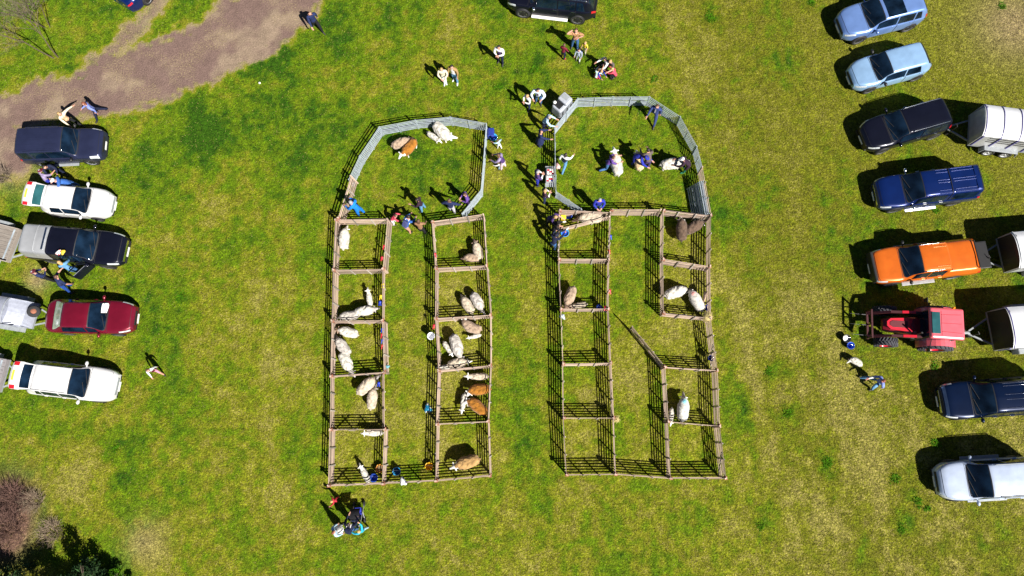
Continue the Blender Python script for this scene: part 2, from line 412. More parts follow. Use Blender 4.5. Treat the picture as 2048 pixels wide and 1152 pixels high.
# ------------------------------------------------------------------ hurdles
HH = 1.0
def wood_parts(L, var):
    r = random.Random(var * 31 + int(L * 100)); P = []
    for x in (0.03, L - 0.03):
        P.append(('post', MB().box((x, 0, 0.55), (0.06, 0.055, 1.10)).mesh('post', WOOD)))
    for k in range(6):
        z = 0.13 + k * 0.166; dz = r.uniform(-.012, .012)
        b = MB().bar((0.05, .012 * r.uniform(-1, 1), z + dz), (L - 0.05, .012 * r.uniform(-1, 1), z - dz), 0.017, 0.070)
        P.append(('rail', b.mesh('rail', WOOD)))
    for t in (0.34, 0.67):
        P.append(('upright', MB().box((L * t + r.uniform(-.05, .05), -0.036, 0.53), (0.06, 0.03, 1.0)).mesh('upright', WOODG)))
    if var == 1: P.append(('brace', MB().bar((0.1, 0.036, 0.12), (L * .5, 0.036, 0.96), 0.025, 0.06).mesh('brace', WOODG)))
    tw = MB()
    tw.box((.02, 0, .96), (.17, .13, .05)); tw.bar((-.05, -.065, .95), (.09, .065, .985), .02, .10); tw.bar((.06, -.05, .95), (.10, -.06, .72), .02)
    P.append(('twine', tw.mesh('twine', RUST)))
    return P
def metal_parts(L, var):
    P = []
    for x in (0.02, L - 0.02):
        P.append(('post', MB().tube((x, 0, 0.0), (x, 0, 1.05), 0.024, n=8).mesh('post', GALV)))
    zs = [0.10, 0.24, 0.38, 0.53, 0.70, 0.86, 1.0]
    for z in zs:
        P.append(('rail', MB().box((L / 2, 0, z), (L - .05, 0.022, 0.066 if z < .9 else .042), bevel=0.008).mesh('rail', GALV)))
    P.append(('upright', MB().box((L / 2, -0.034, 0.53), (0.045, 0.02, 1.0)).mesh('upright', GALV)))
    lug = MB()
    for z in (0.25, 0.85): lug.tube((-.03, 0, z - .03), (-.03, 0, z + .03), 0.03, n=8)
    P.append(('lug', lug.mesh('lug', ALU)))
    return P
HCACHE = {}
def hurdle(kind, a, b, label, tilt=0.0, group=None, zt=HH):
    A = G(*a, zt); B = G(*b, zt); A.z = B.z = 0
    d = B - A; L = d.length; ang = math.atan2(d.y, d.x)
    key = (kind, round(L / 0.04), random.choice([0, 0, 1, 2]) if kind == 'wood' else 0)
    Lq = key[1] * 0.04
    if key not in HCACHE: HCACHE[key] = (wood_parts if kind == 'wood' else metal_parts)(Lq, key[2])
    n = Vector((-math.sin(ang), math.cos(ang), 0))
    # when tilted keep the top rail where it is seen
    base = A - n * (-math.sin(tilt)) * zt
    o = thing('wooden_hurdle' if kind == 'wood' else 'metal_hurdle', label, 'hurdle', base, 0, group or ('wooden hurdles of the pens' if kind == 'wood' else 'galvanised metal hurdles of the show rings'))
    o.rotation_euler = (Matrix.Rotation(ang, 3, 'Z') @ Matrix.Rotation(tilt, 3, 'X')).to_euler()
    for nm, me in HCACHE[key]: put(nm, me, o)
    return o

ORD = ['top', 'second', 'third', 'fourth', 'bottom']
# left block, four lines of joints seen along the top rails
LA = [(671, 439), (666, 540), (663.5, 642), (661, 752), (660, 859.5), (656.5, 972)]
LB = [(775, 438), (766, 538), (765, 641), (768, 745), (769, 859), (765, 968)]
LC = [(864, 443), (871, 536), (870.5, 637), (876.5, 741), (873, 848), (871, 962)]
LD = [(967, 429), (973, 531), (980.5, 630), (981, 731), (976, 843), (980, 952)]
tl = {('B', 3): .34, ('B', 1): .12, ('A', 3): .10, ('A', 2): .06, ('D', 1): -.03, ('C', 0): .03}
for nm, J, col, side in (('A', LA, 'left column, left block', 'outer left side'), ('B', LB, 'left column, left block', 'aisle side'),
                         ('C', LC, 'right column, left block', 'aisle side'), ('D', LD, 'right column, left block', 'outer right side')):
    for i in range(5):
        hurdle('wood', J[i + 1], J[i], 'wooden hurdle, %s of the %s pen, %s' % (side, ORD[i], col), tl.get((nm, i), random.uniform(-.03, .03)))
ROWN = ['across the top edge of the top pen', 'between the top and second pens', 'between the second and third pens', 'between the third and fourth pens', 'between the fourth and bottom pens', 'across the bottom edge of the bottom pen']
for J, K, col in ((LA, LB, 'left column, left block'), (LC, LD, 'right column, left block')):
    for i in range(6):
        hurdle('wood', J[i], K[i], 'wooden hurdle %s, %s' % (ROWN[i], col), random.uniform(-.03, .03))
hurdle('wood', (765, 968), (871, 962), 'wooden hurdle closing the bottom of the left aisle, buckets behind it')
# right block
RA = [(1119, 420), (1118, 518), (1122, 618), (1126, 727.5), (1127, 836), (1133, 950)]
RB = [(1221, 425), (1218, 518.5), (1217, 618), (1222, 726), (1227.5, 836), (1231, 949)]
RC = [(1327, 420), (1326, 518.5), (1327, 626), (1330, 734), (1336, 843.5), (1341, 957)]
RD = [(1421.5, 431), (1420, 533), (1421, 636), (1434.5, 741), (1439.5, 852), (1452, 957)]
tr = {('D', 2): .06, ('D', 4): .08, ('D', 3): .05}
for nm, J, col, side in (('A', RA, 'left column, right block', 'outer left side'), ('B', RB, 'left column, right block', 'aisle side'),
                         ('C', RC, 'right column, right block', 'aisle side'), ('D', RD, 'right column, right block', 'outer right side')):
    for i in range(5):
        if nm == 'C' and i == 2: continue
        hurdle('wood', J[i + 1], J[i], 'wooden hurdle, %s of the %s pen, %s' % (side, ORD[i], col), tr.get((nm, i), random.uniform(-.03, .03)))
for J, K, col in ((RA, RB, 'left column, right block'), (RC, RD, 'right column, right block')):
    for i in range(6):
        hurdle('wood', J[i], K[i], 'wooden hurdle %s, %s' % (ROWN[i], col), random.uniform(-.03, .03))
hurdle('wood', (1122, 457), (1220, 433), 'slanting wooden hurdle under the narrow strip that holds one sheep', .12)
hurdle('wood', (1223, 419.5), (1322, 419.5), 'wooden hurdle across the top of the right aisle, below the ring')
hurdle('wood', (1231, 949), (1341, 957), 'wooden hurdle closing the bottom of the right aisle')
hurdle('wood', (1330, 734), (1264, 653), 'wooden hurdle swung open diagonally into the right aisle')
# left show ring
RING1 = [(697, 360), (719.5, 312), (758.3, 254.2), (830.6, 240.8), (901, 234.5), (972.4, 247), (967.5, 314), (962, 380), (923, 428.5)]
WHERE1 = ['short part of the curved left side', 'upper part of the curved left side', 'left third of the top edge', 'middle third of the top edge', 'right third of the top edge',
          'upper half of the right side', 'lower half of the right side', 'slanting bottom right corner']
for i in range(8): hurdle('metal', RING1[i], RING1[i + 1], 'galvanised hurdle of the left ring, ' + WHERE1[i], zt=1.0)
hurdle('wood', (676, 437), (702, 352), 'wooden hurdle at lower left of the left ring, blue overalls beside it', -.1)
# right show ring
RING2 = [(1163, 418), (1112, 383), (1110.5, 318), (1109.5, 254), (1155.2, 197), (1226.5, 194.4), (1299, 193.8), (1360.3, 233.5), (1393.5, 293), (1404.5, 335)]
WHERE2 = ['slanting bottom left corner', 'lower half of the left side, next to the crates', 'upper half of the left side', 'top left corner beside the grey plastic cart', 'left half of the top edge', 'right half of the top edge',
          'top right corner behind the man in the suit', 'upper right side', 'short piece halfway down the right side']
for i in range(9): hurdle('metal', RING2[i], RING2[i + 1], 'galvanised hurdle of the right ring, ' + WHERE2[i], zt=1.0)
hurdle('wood', (1422, 430), (1404, 333), 'rusty wooden hurdle at the lower right side of the right ring', .0)
for k in range(3):
    hurdle('metal', (1418 - k * 3.5, 428), (1406 - k * 3.5, 362), ['outermost', 'middle', 'innermost'][k] + ' of three galvanised hurdles leaning together at the right ring', 0.16 + .15 * k)
# ------------------------------------------------------------------ vehicles
def pchip(xs, ys):
    xs = np.array(xs, float); ys = np.array(ys, float)
    h = np.diff(xs); dl = np.diff(ys) / h; m = np.zeros(len(xs))
    for i in range(1, len(xs) - 1):
        if dl[i - 1] * dl[i] > 0:
            w1 = 2 * h[i] + h[i - 1]; w2 = h[i] + 2 * h[i - 1]; m[i] = (w1 + w2) / (w1 / dl[i - 1] + w2 / dl[i])
    m[0] = dl[0]; m[-1] = dl[-1]
    def f(x):
        x = np.clip(np.asarray(x, float), xs[0], xs[-1]); i = np.clip(np.searchsorted(xs, x) - 1, 0, len(xs) - 2)
        t = (x - xs[i]) / h[i]
        return (2 * t ** 3 - 3 * t ** 2 + 1) * ys[i] + (t ** 3 - 2 * t ** 2 + t) * h[i] * m[i] + (-2 * t ** 3 + 3 * t ** 2) * ys[i + 1] + (t ** 3 - t ** 2) * h[i] * m[i + 1]
    return f

class Loft:
    """car body: sections along x, each running from the sill (|c|=7) over the belt (3) and roof edge (2) to the centre (0)"""
    def __init__(s, L, W, zt, zbelt, low=0.25, tumble=0.76, nose=0.74, tail=0.86, rn=0.75, rt=0.35, crown=0.04):
        s.L, s.W = L, W; s.zt = pchip(*zip(*zt)); s.keys = [p[0] for p in zt]
        s.zb = pchip(*zip(*zbelt)); s.low = low; s.tumble = tumble; s.crown = crown
        h = L / 2
        s.plan = pchip([-h, -h + rt * .25, -h + rt * .6, -h + rt * 1.3, 0, h - rn * 1.3, h - rn * .6, h - rn * .22, h], [tail, tail + (1 - tail) * .62, .985, 1, 1, .995, .95, nose + (1 - nose) * .52, nose])
    def sec(s, x):
        x = np.atleast_1d(np.asarray(x, float)); n = len(x)
        w = s.W / 2 * s.plan(x); zt = s.zt(x); zb = np.minimum(s.zb(x), zt - .045); lo = s.low + .07 * sstep(s.L / 2 - .5, s.L / 2, np.abs(x))
        hc = zt - zb; k = sstep(0.06, 0.42, hc)
        wr = w * (.87 * (1 - k) + s.tumble * k)
        y = np.stack([w * .93, w, w * 1.005, w * .985, w * .945, wr, wr - .11 * w - .05 * k * 0, 0 * w], 1)
        z = np.stack([lo, lo + .16, lo + (zb - lo) * .55, zb - .06, zb, zb + hc * (.5 * (1 - k) + .87 * k), zb + hc * (.78 * (1 - k) + .97 * k), zt + s.crown * k * .5], 1)
        return y, z
    @staticmethod
    def _ev(K, v):
        d = np.diff(K, axis=1); n = K.shape[1]; m = np.zeros_like(K); m[:, 0] = d[:, 0]; m[:, -1] = 0
        a, b = d[:, :-1], d[:, 1:]; ok = a * b > 0
        m[:, 1:-1] = np.where(ok, 2 * a * b / np.where(ok, a + b, 1), 0)
        i = np.clip(v.astype(int), 0, n - 2); t = v - i; r = np.arange(len(K))
        p0, p1, m0, m1 = K[r, i], K[r, i + 1], m[r, i], m[r, i + 1]
        return (2 * t ** 3 - 3 * t ** 2 + 1) * p0 + (t ** 3 - 2 * t ** 2 + t) * m0 + (-2 * t ** 3 + 3 * t ** 2) * p1 + (t ** 3 - t ** 2) * m1
    def P(s, x, c):
        x, c = np.broadcast_arrays(np.asarray(x, float), np.asarray(c, float)); sh = x.shape
        xf, cf = x.ravel(), c.ravel(); y, z = s.sec(xf); v = 7 - np.abs(cf)
        return np.stack([xf, s._ev(y, v) * np.sign(cf), s._ev(z, v)], -1).reshape(sh + (3,))
    def N(s, x, c):
        e = .015; a = s.P(x + e, c) - s.P(np.asarray(x) - e, c); cc = np.clip(np.asarray(c, float), -6.95, 6.95); b = s.P(x, cc + .04) - s.P(x, cc - .04)
        n = np.cross(a, b); l = np.linalg.norm(n, axis=-1, keepdims=True); n = n / np.maximum(l, 1e-9)
        return n
    def patch(s, mb, xa, xb, ca, cb, off=.006, nx=10, nc=8, mi=0, shape=None):
        """panel on the body; shape(tx, tc) may warp the (0..1) grid; the panel has a rim so that it has thickness"""
        tx, tc = np.meshgrid(np.linspace(0, 1, nx + 1), np.linspace(0, 1, nc + 1), indexing='ij')
        XX = xa + (xb - xa) * tx; CC = ca + (cb - ca) * tc
        if shape: XX, CC = shape(tx, tc, XX, CC)
        n = s.N(XX, CC); V = s.P(XX, CC) + n * off * (1 if n[nx // 2, nc // 2].dot([0, s.P(XX, CC)[nx // 2, nc // 2][1], .35]) > 0 else -1)
        i = np.arange((nx + 1) * (nc + 1)).reshape(nx + 1, nc + 1)
        Fc = np.stack([i[:-1, :-1], i[1:, :-1], i[1:, 1:], i[:-1, 1:]], -1).reshape(-1, 4)
        mb.add(V.reshape(-1, 3), [tuple(f) for f in Fc], mi, True); return mb
    def body(s):
        ks = sorted(set(s.keys)); xs = []
        for a, b in zip(ks[:-1], ks[1:]):
            n = max(2, int((b - a) / .09)); xs += list(np.linspace(a, b, n, endpoint=False))
        xs.append(ks[-1]); xs = np.array(xs)
        cs = np.linspace(-7, 7, 57)
        XX, CC = np.meshgrid(xs, cs, indexing='ij'); V = s.P(XX, CC); nx, nc = V.shape[:2]
        i = np.arange(nx * nc).reshape(nx, nc)
        Fc = [tuple(f) for f in np.stack([i[:-1, :-1], i[1:, :-1], i[1:, 1:], i[:-1, 1:]], -1).reshape(-1, 4)]
        mb = MB(); mb.add(V.reshape(-1, 3), Fc, 0, True)
        for e in (0, -1):
            ring = V[e]; c = ring.mean(0); c[0] += (.03 if e else -.03)
            mb.add([tuple(p) for p in ring] + [tuple(c)], [(k, (k + 1) % nc, nc) for k in range(nc)], 0, False)
        lo = V[:, [0, -1]].reshape(-1, 3)
        mb.add(lo, [(2 * k, 2 * k + 2, 2 * k + 3, 2 * k + 1) for k in range(nx - 1)], 0, False)
        return mb

WHEELC = {}
def wheel_meshes(r, spokes, rimmat):
    k = (round(r, 3), spokes, rimmat.name)
    if k in WHEELC: return WHEELC[k]
    w = .11
    t = MB().lathe([(r * .66, -w), (r * .93, -w), (r, -w * .7), (r, w * .7), (r * .93, w), (r * .66, w), (r * .66, -w)], 28, axis='Y')
    h = MB().lathe([(r * .68, w * .9), (r * .64, w * 1.0), (r * .60, w * .55), (r * .60, -w * .5)], 28, axis='Y')
    h.lathe([(.001, w * .72), (r * .17, w * .75), (r * .19, w * .3)], 16, axis='Y')
    for q in range(spokes):
        a = 2 * math.pi * q / spokes
        for da in (-.10, .10):
            h.bar((r * .14 * math.cos(a), w * .62, r * .14 * math.sin(a)), (r * .62 * math.cos(a + da), w * .7, r * .62 * math.sin(a + da)), r * .075, .03)
    d = MB().lathe([(.001, w * .1), (r * .62, w * .12)], 24, axis='Y')
    WHEELC[k] = (t.mesh('tyre', RUBBER), h.mesh('rim', rimmat), d.mesh('brake_disc', BLACK)); return WHEELC[k]

def add_wheels(root, loft, axles, r, spokes=5, rim=None, track=None):
    rim = rim or ALLOY
    tm, hm, dm = wheel_meshes(r, spokes, rim)
    for xa in axles:
        for sd in (1, -1):
            w = (track or loft.W / 2) 
            arch = MB().lathe([(.001, w * sd + .004 * sd), (r * 1.13, w * sd + .004 * sd), (r * 1.15, (w - .16) * sd)], 28, c=(xa, 0, r + .01), axis='Y')
            arch.build('wheel_arch', BLACK, root)
            t = put('wheel', tm, root, (xa, sd * (w - .085), r), (0, 0, 0 if sd > 0 else math.pi))
            put('rim', hm, t); put('brake_disc', dm, t)

def vehicle(name, label, cat, loc, heading, lf, sp, group=None):
    root = thing(name, label, cat, loc, R(heading), group)
    pm = sp['paint']; h = lf.L / 2
    k_ = sp.get('scale', 1.0); root.scale = (k_, k_, k_)
    lf.body().build('body', pm, root)
    xc, xh, xr, xb = sp['cab']         # cowl, header, rear roof edge, rear glass base
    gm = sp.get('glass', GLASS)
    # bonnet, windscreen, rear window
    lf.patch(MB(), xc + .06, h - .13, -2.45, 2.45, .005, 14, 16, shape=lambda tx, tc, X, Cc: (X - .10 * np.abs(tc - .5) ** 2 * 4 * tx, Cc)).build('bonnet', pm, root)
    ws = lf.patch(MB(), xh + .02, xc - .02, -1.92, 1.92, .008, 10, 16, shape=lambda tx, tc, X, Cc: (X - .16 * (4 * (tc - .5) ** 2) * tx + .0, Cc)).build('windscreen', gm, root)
    wp = MB()
    for a, b in ((-1.3, .1), (-.1, 1.4)):
        p = lf.P(np.array([xc - .03, xc - .22]), np.array([a, b])) ; wp.bar(Vector(p[0]) + Vector((0, 0, .02)), Vector(p[1]) + Vector((0, 0, .02)), .022, .02)
    wp.build('wiper', RUBBER, ws)
    lf.patch(MB(), xh - .02, xc + .03, -2.0, 2.0, .003, 10, 16, shape=lambda tx, tc, X, Cc: (X - .16 * (4 * (tc - .5) ** 2) * tx, Cc)).build('windscreen_seal', BLACK, root)
    lf.patch(MB(), xc + .04, h - .115, -2.52, 2.52, .0025, 14, 16, shape=lambda tx, tc, X, Cc: (X - .10 * np.abs(tc - .5) ** 2 * 4 * tx, Cc)).build('bonnet_gap', BLACK, root)
    if xb is not None:
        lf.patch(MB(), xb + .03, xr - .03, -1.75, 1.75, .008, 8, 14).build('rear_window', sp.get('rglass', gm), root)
        lf.patch(MB(), xb + .0, xr - .0, -1.85, 1.85, .003, 8, 14).build('rear_window_seal', BLACK, root)
    # doors and side windows
    for sd in (1, -1):
        for xa, xe in sp['doors']:
            lf.patch(MB(), xa - .006, xe + .006, sd * 3.0, sd * 6.36, .0025, 10, 10).build('door_gap', BLACK, root)
            d = lf.patch(MB(), xa + .012, xe - .012, sd * 3.03, sd * 6.3, .006, 10, 10).build('door', pm, root)
            p = lf.P(np.array([xa + .16]), np.array([sd * 3.6]))[0]
            MB().box((p[0], p[1] + sd * .025, p[2]), (.19, .035, .03), bevel=.01).build('handle', sp.get('handle', pm), d)
        for xa, xe, kind in sp['sidewin']:
            def shp(tx, tc, X, Cc, kind=kind, sd=sd):
                if kind == 'f': Cc = sd * (2.14 + (np.abs(Cc) - 2.14) * 1.0); X = X - .10 * (1 - tc) * tx * (1 if sd > 0 else 1)
                if kind == 'r': X = X + .30 * (tc if False else (np.abs(Cc) < 9)) * (1 - tx) * np.clip((2.9 - np.abs(Cc)) / .76, 0, 1) * .5
                return X, Cc
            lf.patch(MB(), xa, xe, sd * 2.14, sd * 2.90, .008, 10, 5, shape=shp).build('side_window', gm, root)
        # lamps
        a, b, c0, c1 = sp.get('head', (h - .52, h - .06, 2.75, 4.1))
        lf.patch(MB(), a, b, sd * c0, sd * c1, .009, 8, 6, shape=lambda tx, tc, X, Cc: (X + .0, Cc)).build('headlight', LAMP, root)
        a, b, c0, c1 = sp.get('tail', (-h + .0, -h + .22, 2.9, 4.3))
        lf.patch(MB(), a, b, sd * c0, sd * c1, .010, 6, 6).build('tail_light', TAIL, root)
        # mirror
        p = lf.P(np.array([xc - .30]), np.array([sd * 3.0]))[0]
        m = MB(); m.ell((p[0], p[1] + sd * .17, p[2] + .08), (.085, .125, .085), nu=12, nv=8); m.bar((p[0], p[1] - sd * .02, p[2] + .02), (p[0], p[1] + sd * .10, p[2] + .05), .05, .04)
        m.build('mirror', sp.get('mirror', pm), root)
        if sp.get('rails'):
            a, b = sp['rails']; xs = np.linspace(a, b, 10); q = lf.P(xs, np.full(10, sd * 1.72)); mb = MB()
            pts = [Vector(v) + Vector((0, 0, .055)) for v in q]; mb.path(pts, .02, 6)
            for v in (q[0], q[4], q[-1]): mb.tube(Vector(v) - Vector((0, 0, .02)), Vector(v) + Vector((0, 0, .055)), .022, n=6)
            mb.build('roof_rail', sp.get('railmat', CHROME), root)
        if sp.get('step'):
            a, b = sp['step']; MB().box(((a + b) / 2, sd * (lf.W / 2 + .06), .36), (b - a, .17, .05), bevel=.02).build('running_board', sp.get('stepmat', ALU), root)
    # nose
    zn = float(lf.zt(h)); wn_ = lf.W * sp.get('nosew', .5)
    g = MB().box((h + .008, 0, zn - .13), (.05, wn_, .17), bevel=.015)
    g.build('grille', sp.get('grille', BLACK), root)
    MB().box((h + .03, 0, zn - .33), (.02, .52, .11)).build('number_plate', PLATEW, root)
    MB().box((h - .05, 0, .34), (.12, lf.W * .66, .14), bevel=.03).build('bumper_intake', BLACK, root)
    if not sp.get('open_tail'): MB().box((-h - .012, 0, sp.get('plz', .72)), (.02, .52, .11)).build('number_plate', PLATEY, root)
    MB().box((-h + .04, 0, .40), (.14, lf.W * .74, .16), bevel=.04).build('rear_bumper', sp.get('bumper', pm), root)
    add_wheels(root, lf, sp['axles'], sp.get('wr', .34), sp.get('spokes', 5), sp.get('rim'))
    return root

def suv_profile(L, H, hood=1.05, cowl=None, header=None, rr=None, rb=None, tailz=.95, nosez=.84):
    h = L / 2; cowl = cowl if cowl is not None else h - 1.22; header = header if header is not None else cowl - .62
    rr = rr if rr is not None else -h + .34; rb = rb if rb is not None else -h + .10
    zt = [(-h, tailz - .08), (rb - .03, tailz + .03), (rb, tailz + .10), (rr, H - .07), (rr + .12, H - .015), (rr + .6, H), ((rr + header) / 2, H), (header - .12, H - .03), (header, H - .065), (cowl, hood + .06), (cowl + .1, hood + .035), ((cowl + h) / 2, hood), (h - .28, hood - .055), (h - .08, nosez + .06), (h, nosez - .06)]
    return zt, cowl, header, rr, rb

def mk(kind, L, W, H, P, **k):
    """the usual body kinds -> (loft, spec)"""
    h = L / 2; sp = dict(paint=P)
    if kind == 'hatch':
        zt, xc, xh, xr, xb = suv_profile(L, H, .94, h - 1.12, h - 1.80, -h + .52, -h + .14, .93, .74)
        lf = Loft(L, W, zt, [(-h, .86), (-h + .5, .96), (0, .93), (h - 1.1, .90), (h - .4, .80), (h, .62)], .22, .74, .60, .66, 1.05, .95)
        xm = (xc + xr) / 2 - .1
        sp.update(cab=(xc, xh, xr, xb), doors=[(xm - .06, xc - .05), (xr + .12, xm - .08)], sidewin=[(xm + .0, xc - .30, 'f'), (xr + .30, xm - .07, 'r')], axles=(h - .86, -h + .78), wr=.32)
    elif kind == 'estate':
        zt, xc, xh, xr, xb = suv_profile(L, H, .95, h - 1.32, h - 2.05, -h + .62, -h + .16, .95, .74)
        lf = Loft(L, W, zt, [(-h, .86), (-h + .5, .98), (0, .95), (h - 1.3, .91), (h - .4, .80), (h, .62)], .22, .74, .70, .80, .95, .45)
        xm = (xc + xr) / 2 + .15
        sp.update(cab=(xc, xh, xr, xb), doors=[(xm - .06, xc - .05), (xm - 1.05, xm - .08)], sidewin=[(xm, xc - .34, 'f'), (xm - .98, xm - .07, 'm'), (xr + .12, xm - 1.05, 'r')], axles=(h - .93, -h + .95), wr=.34)
    elif kind == 'saloon':
        zt = [(-h, .86), (-h + .05, .98), (-h + .25, 1.06), (-h + .56, 1.09), (-h + 1.15, H - .09), (-h + 1.30, H - .035), (-h + 1.9, H), (h - 2.30, H - .02), (h - 2.15, H - .05), (h - 2.03, H - .10), (h - 1.28, 1.0), (h - 1.18, .98), (h - .7, .93), (h - .25, .85), (h - .06, .76), (h, .66)]
        lf = Loft(L, W, zt, [(-h, .82), (-h + .5, .97), (0, .94), (h - 1.2, .90), (h - .4, .78), (h, .6)], .20, .71, .68, .74, 1.05, .7)
        xc, xh, xr, xb = h - 1.28, h - 2.06, -h + 1.18, -h + .55; xm = .12
        sp.update(cab=(xc, xh, xr, xb), doors=[(xm - .02, xc - .05), (xm - 1.05, xm - .04)], sidewin=[(xm + .02, xc - .36, 'f'), (xr - .10, xm - .05, 'r')], axles=(h - .93, -h + 1.02), wr=.33, tail=(-h + .02, -h + .28, 2.7, 3.9))
    elif kind == 'suv':
        zt, xc, xh, xr, xb = suv_profile(L, H, 1.07, h - 1.22, h - 1.92, -h + .46, -h + .13, 1.0, .86)
        lf = Loft(L, W, zt, [(-h, .94), (-h + .4, 1.08), (0, 1.06), (h - 1.2, 1.02), (h - .4, .93), (h, .72)], .30, k.pop('tumble', .76), .62, .68, 1.0, .95)
        xm = (xc + xr) / 2 + .05
        sp.update(cab=(xc, xh, xr, xb), doors=[(xm - .06, xc - .05), (xm - 1.02, xm - .08)], sidewin=[(xm, xc - .32, 'f'), (xm - .95, xm - .07, 'm'), (xr + .10, xm - 1.02, 'r')], axles=(h - .90, -h + .92), wr=.37)
    elif kind == 'box':   # upright off roader
        zt, xc, xh, xr, xb = suv_profile(L, H, 1.12, h - 1.25, h - 1.82, -h + .22, -h + .07, 1.05, .94)
        lf = Loft(L, W, zt, [(-h, 1.0), (-h + .3, 1.14), (0, 1.12), (h - 1.2, 1.08), (h - .4, 1.0), (h, .80)], .34, .80, .84, .93, .45, .22)
        xm = (xc + xr) / 2 + .12
        sp.update(cab=(xc, xh, xr, xb), doors=[(xm - .06, xc - .05), (xm - 1.0, xm - .08)], sidewin=[(xm, xc - .30, 'f'), (xm - .93, xm - .07, 'm'), (xr + .14, xm - 1.08, 'm')], axles=(h - .86, -h + 1.0), wr=.39)
    elif kind == 'pickup':  # double cab with a tall canopy
        Hc = k.pop('canopy', H); zt0 = 1.02
        xc, xh = h - 1.30, h - 2.02; xe = xh - 1.42
        zt = [(-h, zt0 - .12), (-h + .05, zt0 + .02), (-h + .08, zt0 + .1), (-h + .22, Hc - .05), (-h + .34, Hc), (-h + .8, Hc), (xe - .03, Hc), (xe + .03, H - .01), (xh - .5, H), (xh - .1, H - .03), (xh, H - .06), (xc, 1.12), (xc + .1, 1.09), (h - .8, 1.06), (h - .28, 1.0), (h - .07, .90), (h, .76)]
        lf = Loft(L, W, zt, [(-h, .98), (-h + .4, 1.06), (0, 1.05), (h - 1.2, 1.02), (h - .4, .94), (h, .74)], .36, .77, .76, .92, .75, .25)
        sp.update(cab=(xc, xh, -h + .30, -h + .10), doors=[(xh - .42, xc - .06), (xe + .16, xh - .44)], sidewin=[(xh - .38, xc - .36, 'f'), (xe + .20, xh - .44, 'm'), (-h + .45, xe - .18, 'm')], axles=(h - .93, -h + 1.18), wr=.38, xe=xe)
    sp.update(k)
    return lf, sp

def at_wheels(fw, rw, z, side, lf, sp):
    A = G(*fw, z); B = G(*rw, z); d = (A - B); ang = math.atan2(d.y, d.x)
    u = Vector((math.cos(ang), math.sin(ang), 0)); n = Vector((-u.y, u.x, 0))
    m = (A + B) / 2; m.z = 0; xm = sum(sp['axles']) / 2 * sp.get('scale', 1)
    return m - u * xm - n * side * (lf.W / 2 * sp.get('scale', 1)), math.degrees(ang)
def at_front(fp, z, head, lf, sc=1.0):
    p = G(*fp, z); p.z = 0; return p - Vector((math.cos(R(head)), math.sin(R(head)), 0)) * (lf.L / 2 * sc)

CG = 'cars parked on the left edge of the field'; CR = 'cars parked on the right edge of the field'
NAVY = paint('midnight_navy', (0.022, 0.027, 0.065), .35); WHITE = paint('white', (0.56, 0.56, 0.57), 0, .3); BLK = paint('black', (0.006, 0.007, 0.016), .3)
MAROON = paint('maroon', (0.17, 0.006, 0.022), .4); SILV = paint('silver_blue', (0.17, 0.29, 0.62), .45); LBLUE = paint('ice_blue', (0.27, 0.44, 0.68), .35)
ROYAL = paint('royal_blue', (0.003, 0.016, 0.105), .4); ORANGE = paint('orange', (0.62, 0.13, 0.012), .3); INK = paint('ink_blue', (0.002, 0.008, 0.032), .35); PEARL = paint('pearl_white', (0.42, 0.49, 0.64), .2, .28)

# L1 upright navy off roader
lf, sp = mk('box', 4.75, 1.92, 1.86, NAVY, step=(-.75, .75), stepmat=GREYPL, mirror=BLACK, rails=(-1.6, .3), railmat=NAVY, head=(1.82, 2.28, 2.3, 4.3), rim=GREYPL, scale=0.89)
loc, hd = at_wheels((187, 324), (89, 331.5), .3, -1, lf, sp); hd = 2.0
L1 = vehicle('off_roader', 'boxy midnight navy off roader with a ribbed roof, topmost of the left row', 'car', loc, hd, lf, sp, CG)
for c in np.linspace(-1.25, 1.25, 8): q = lf.P(np.linspace(-2.0, .25, 8), np.full(8, c)); MB().path([Vector(v) + Vector((0, 0, .004)) for v in q], .014, 4).build('roof_rib', NAVY, L1)

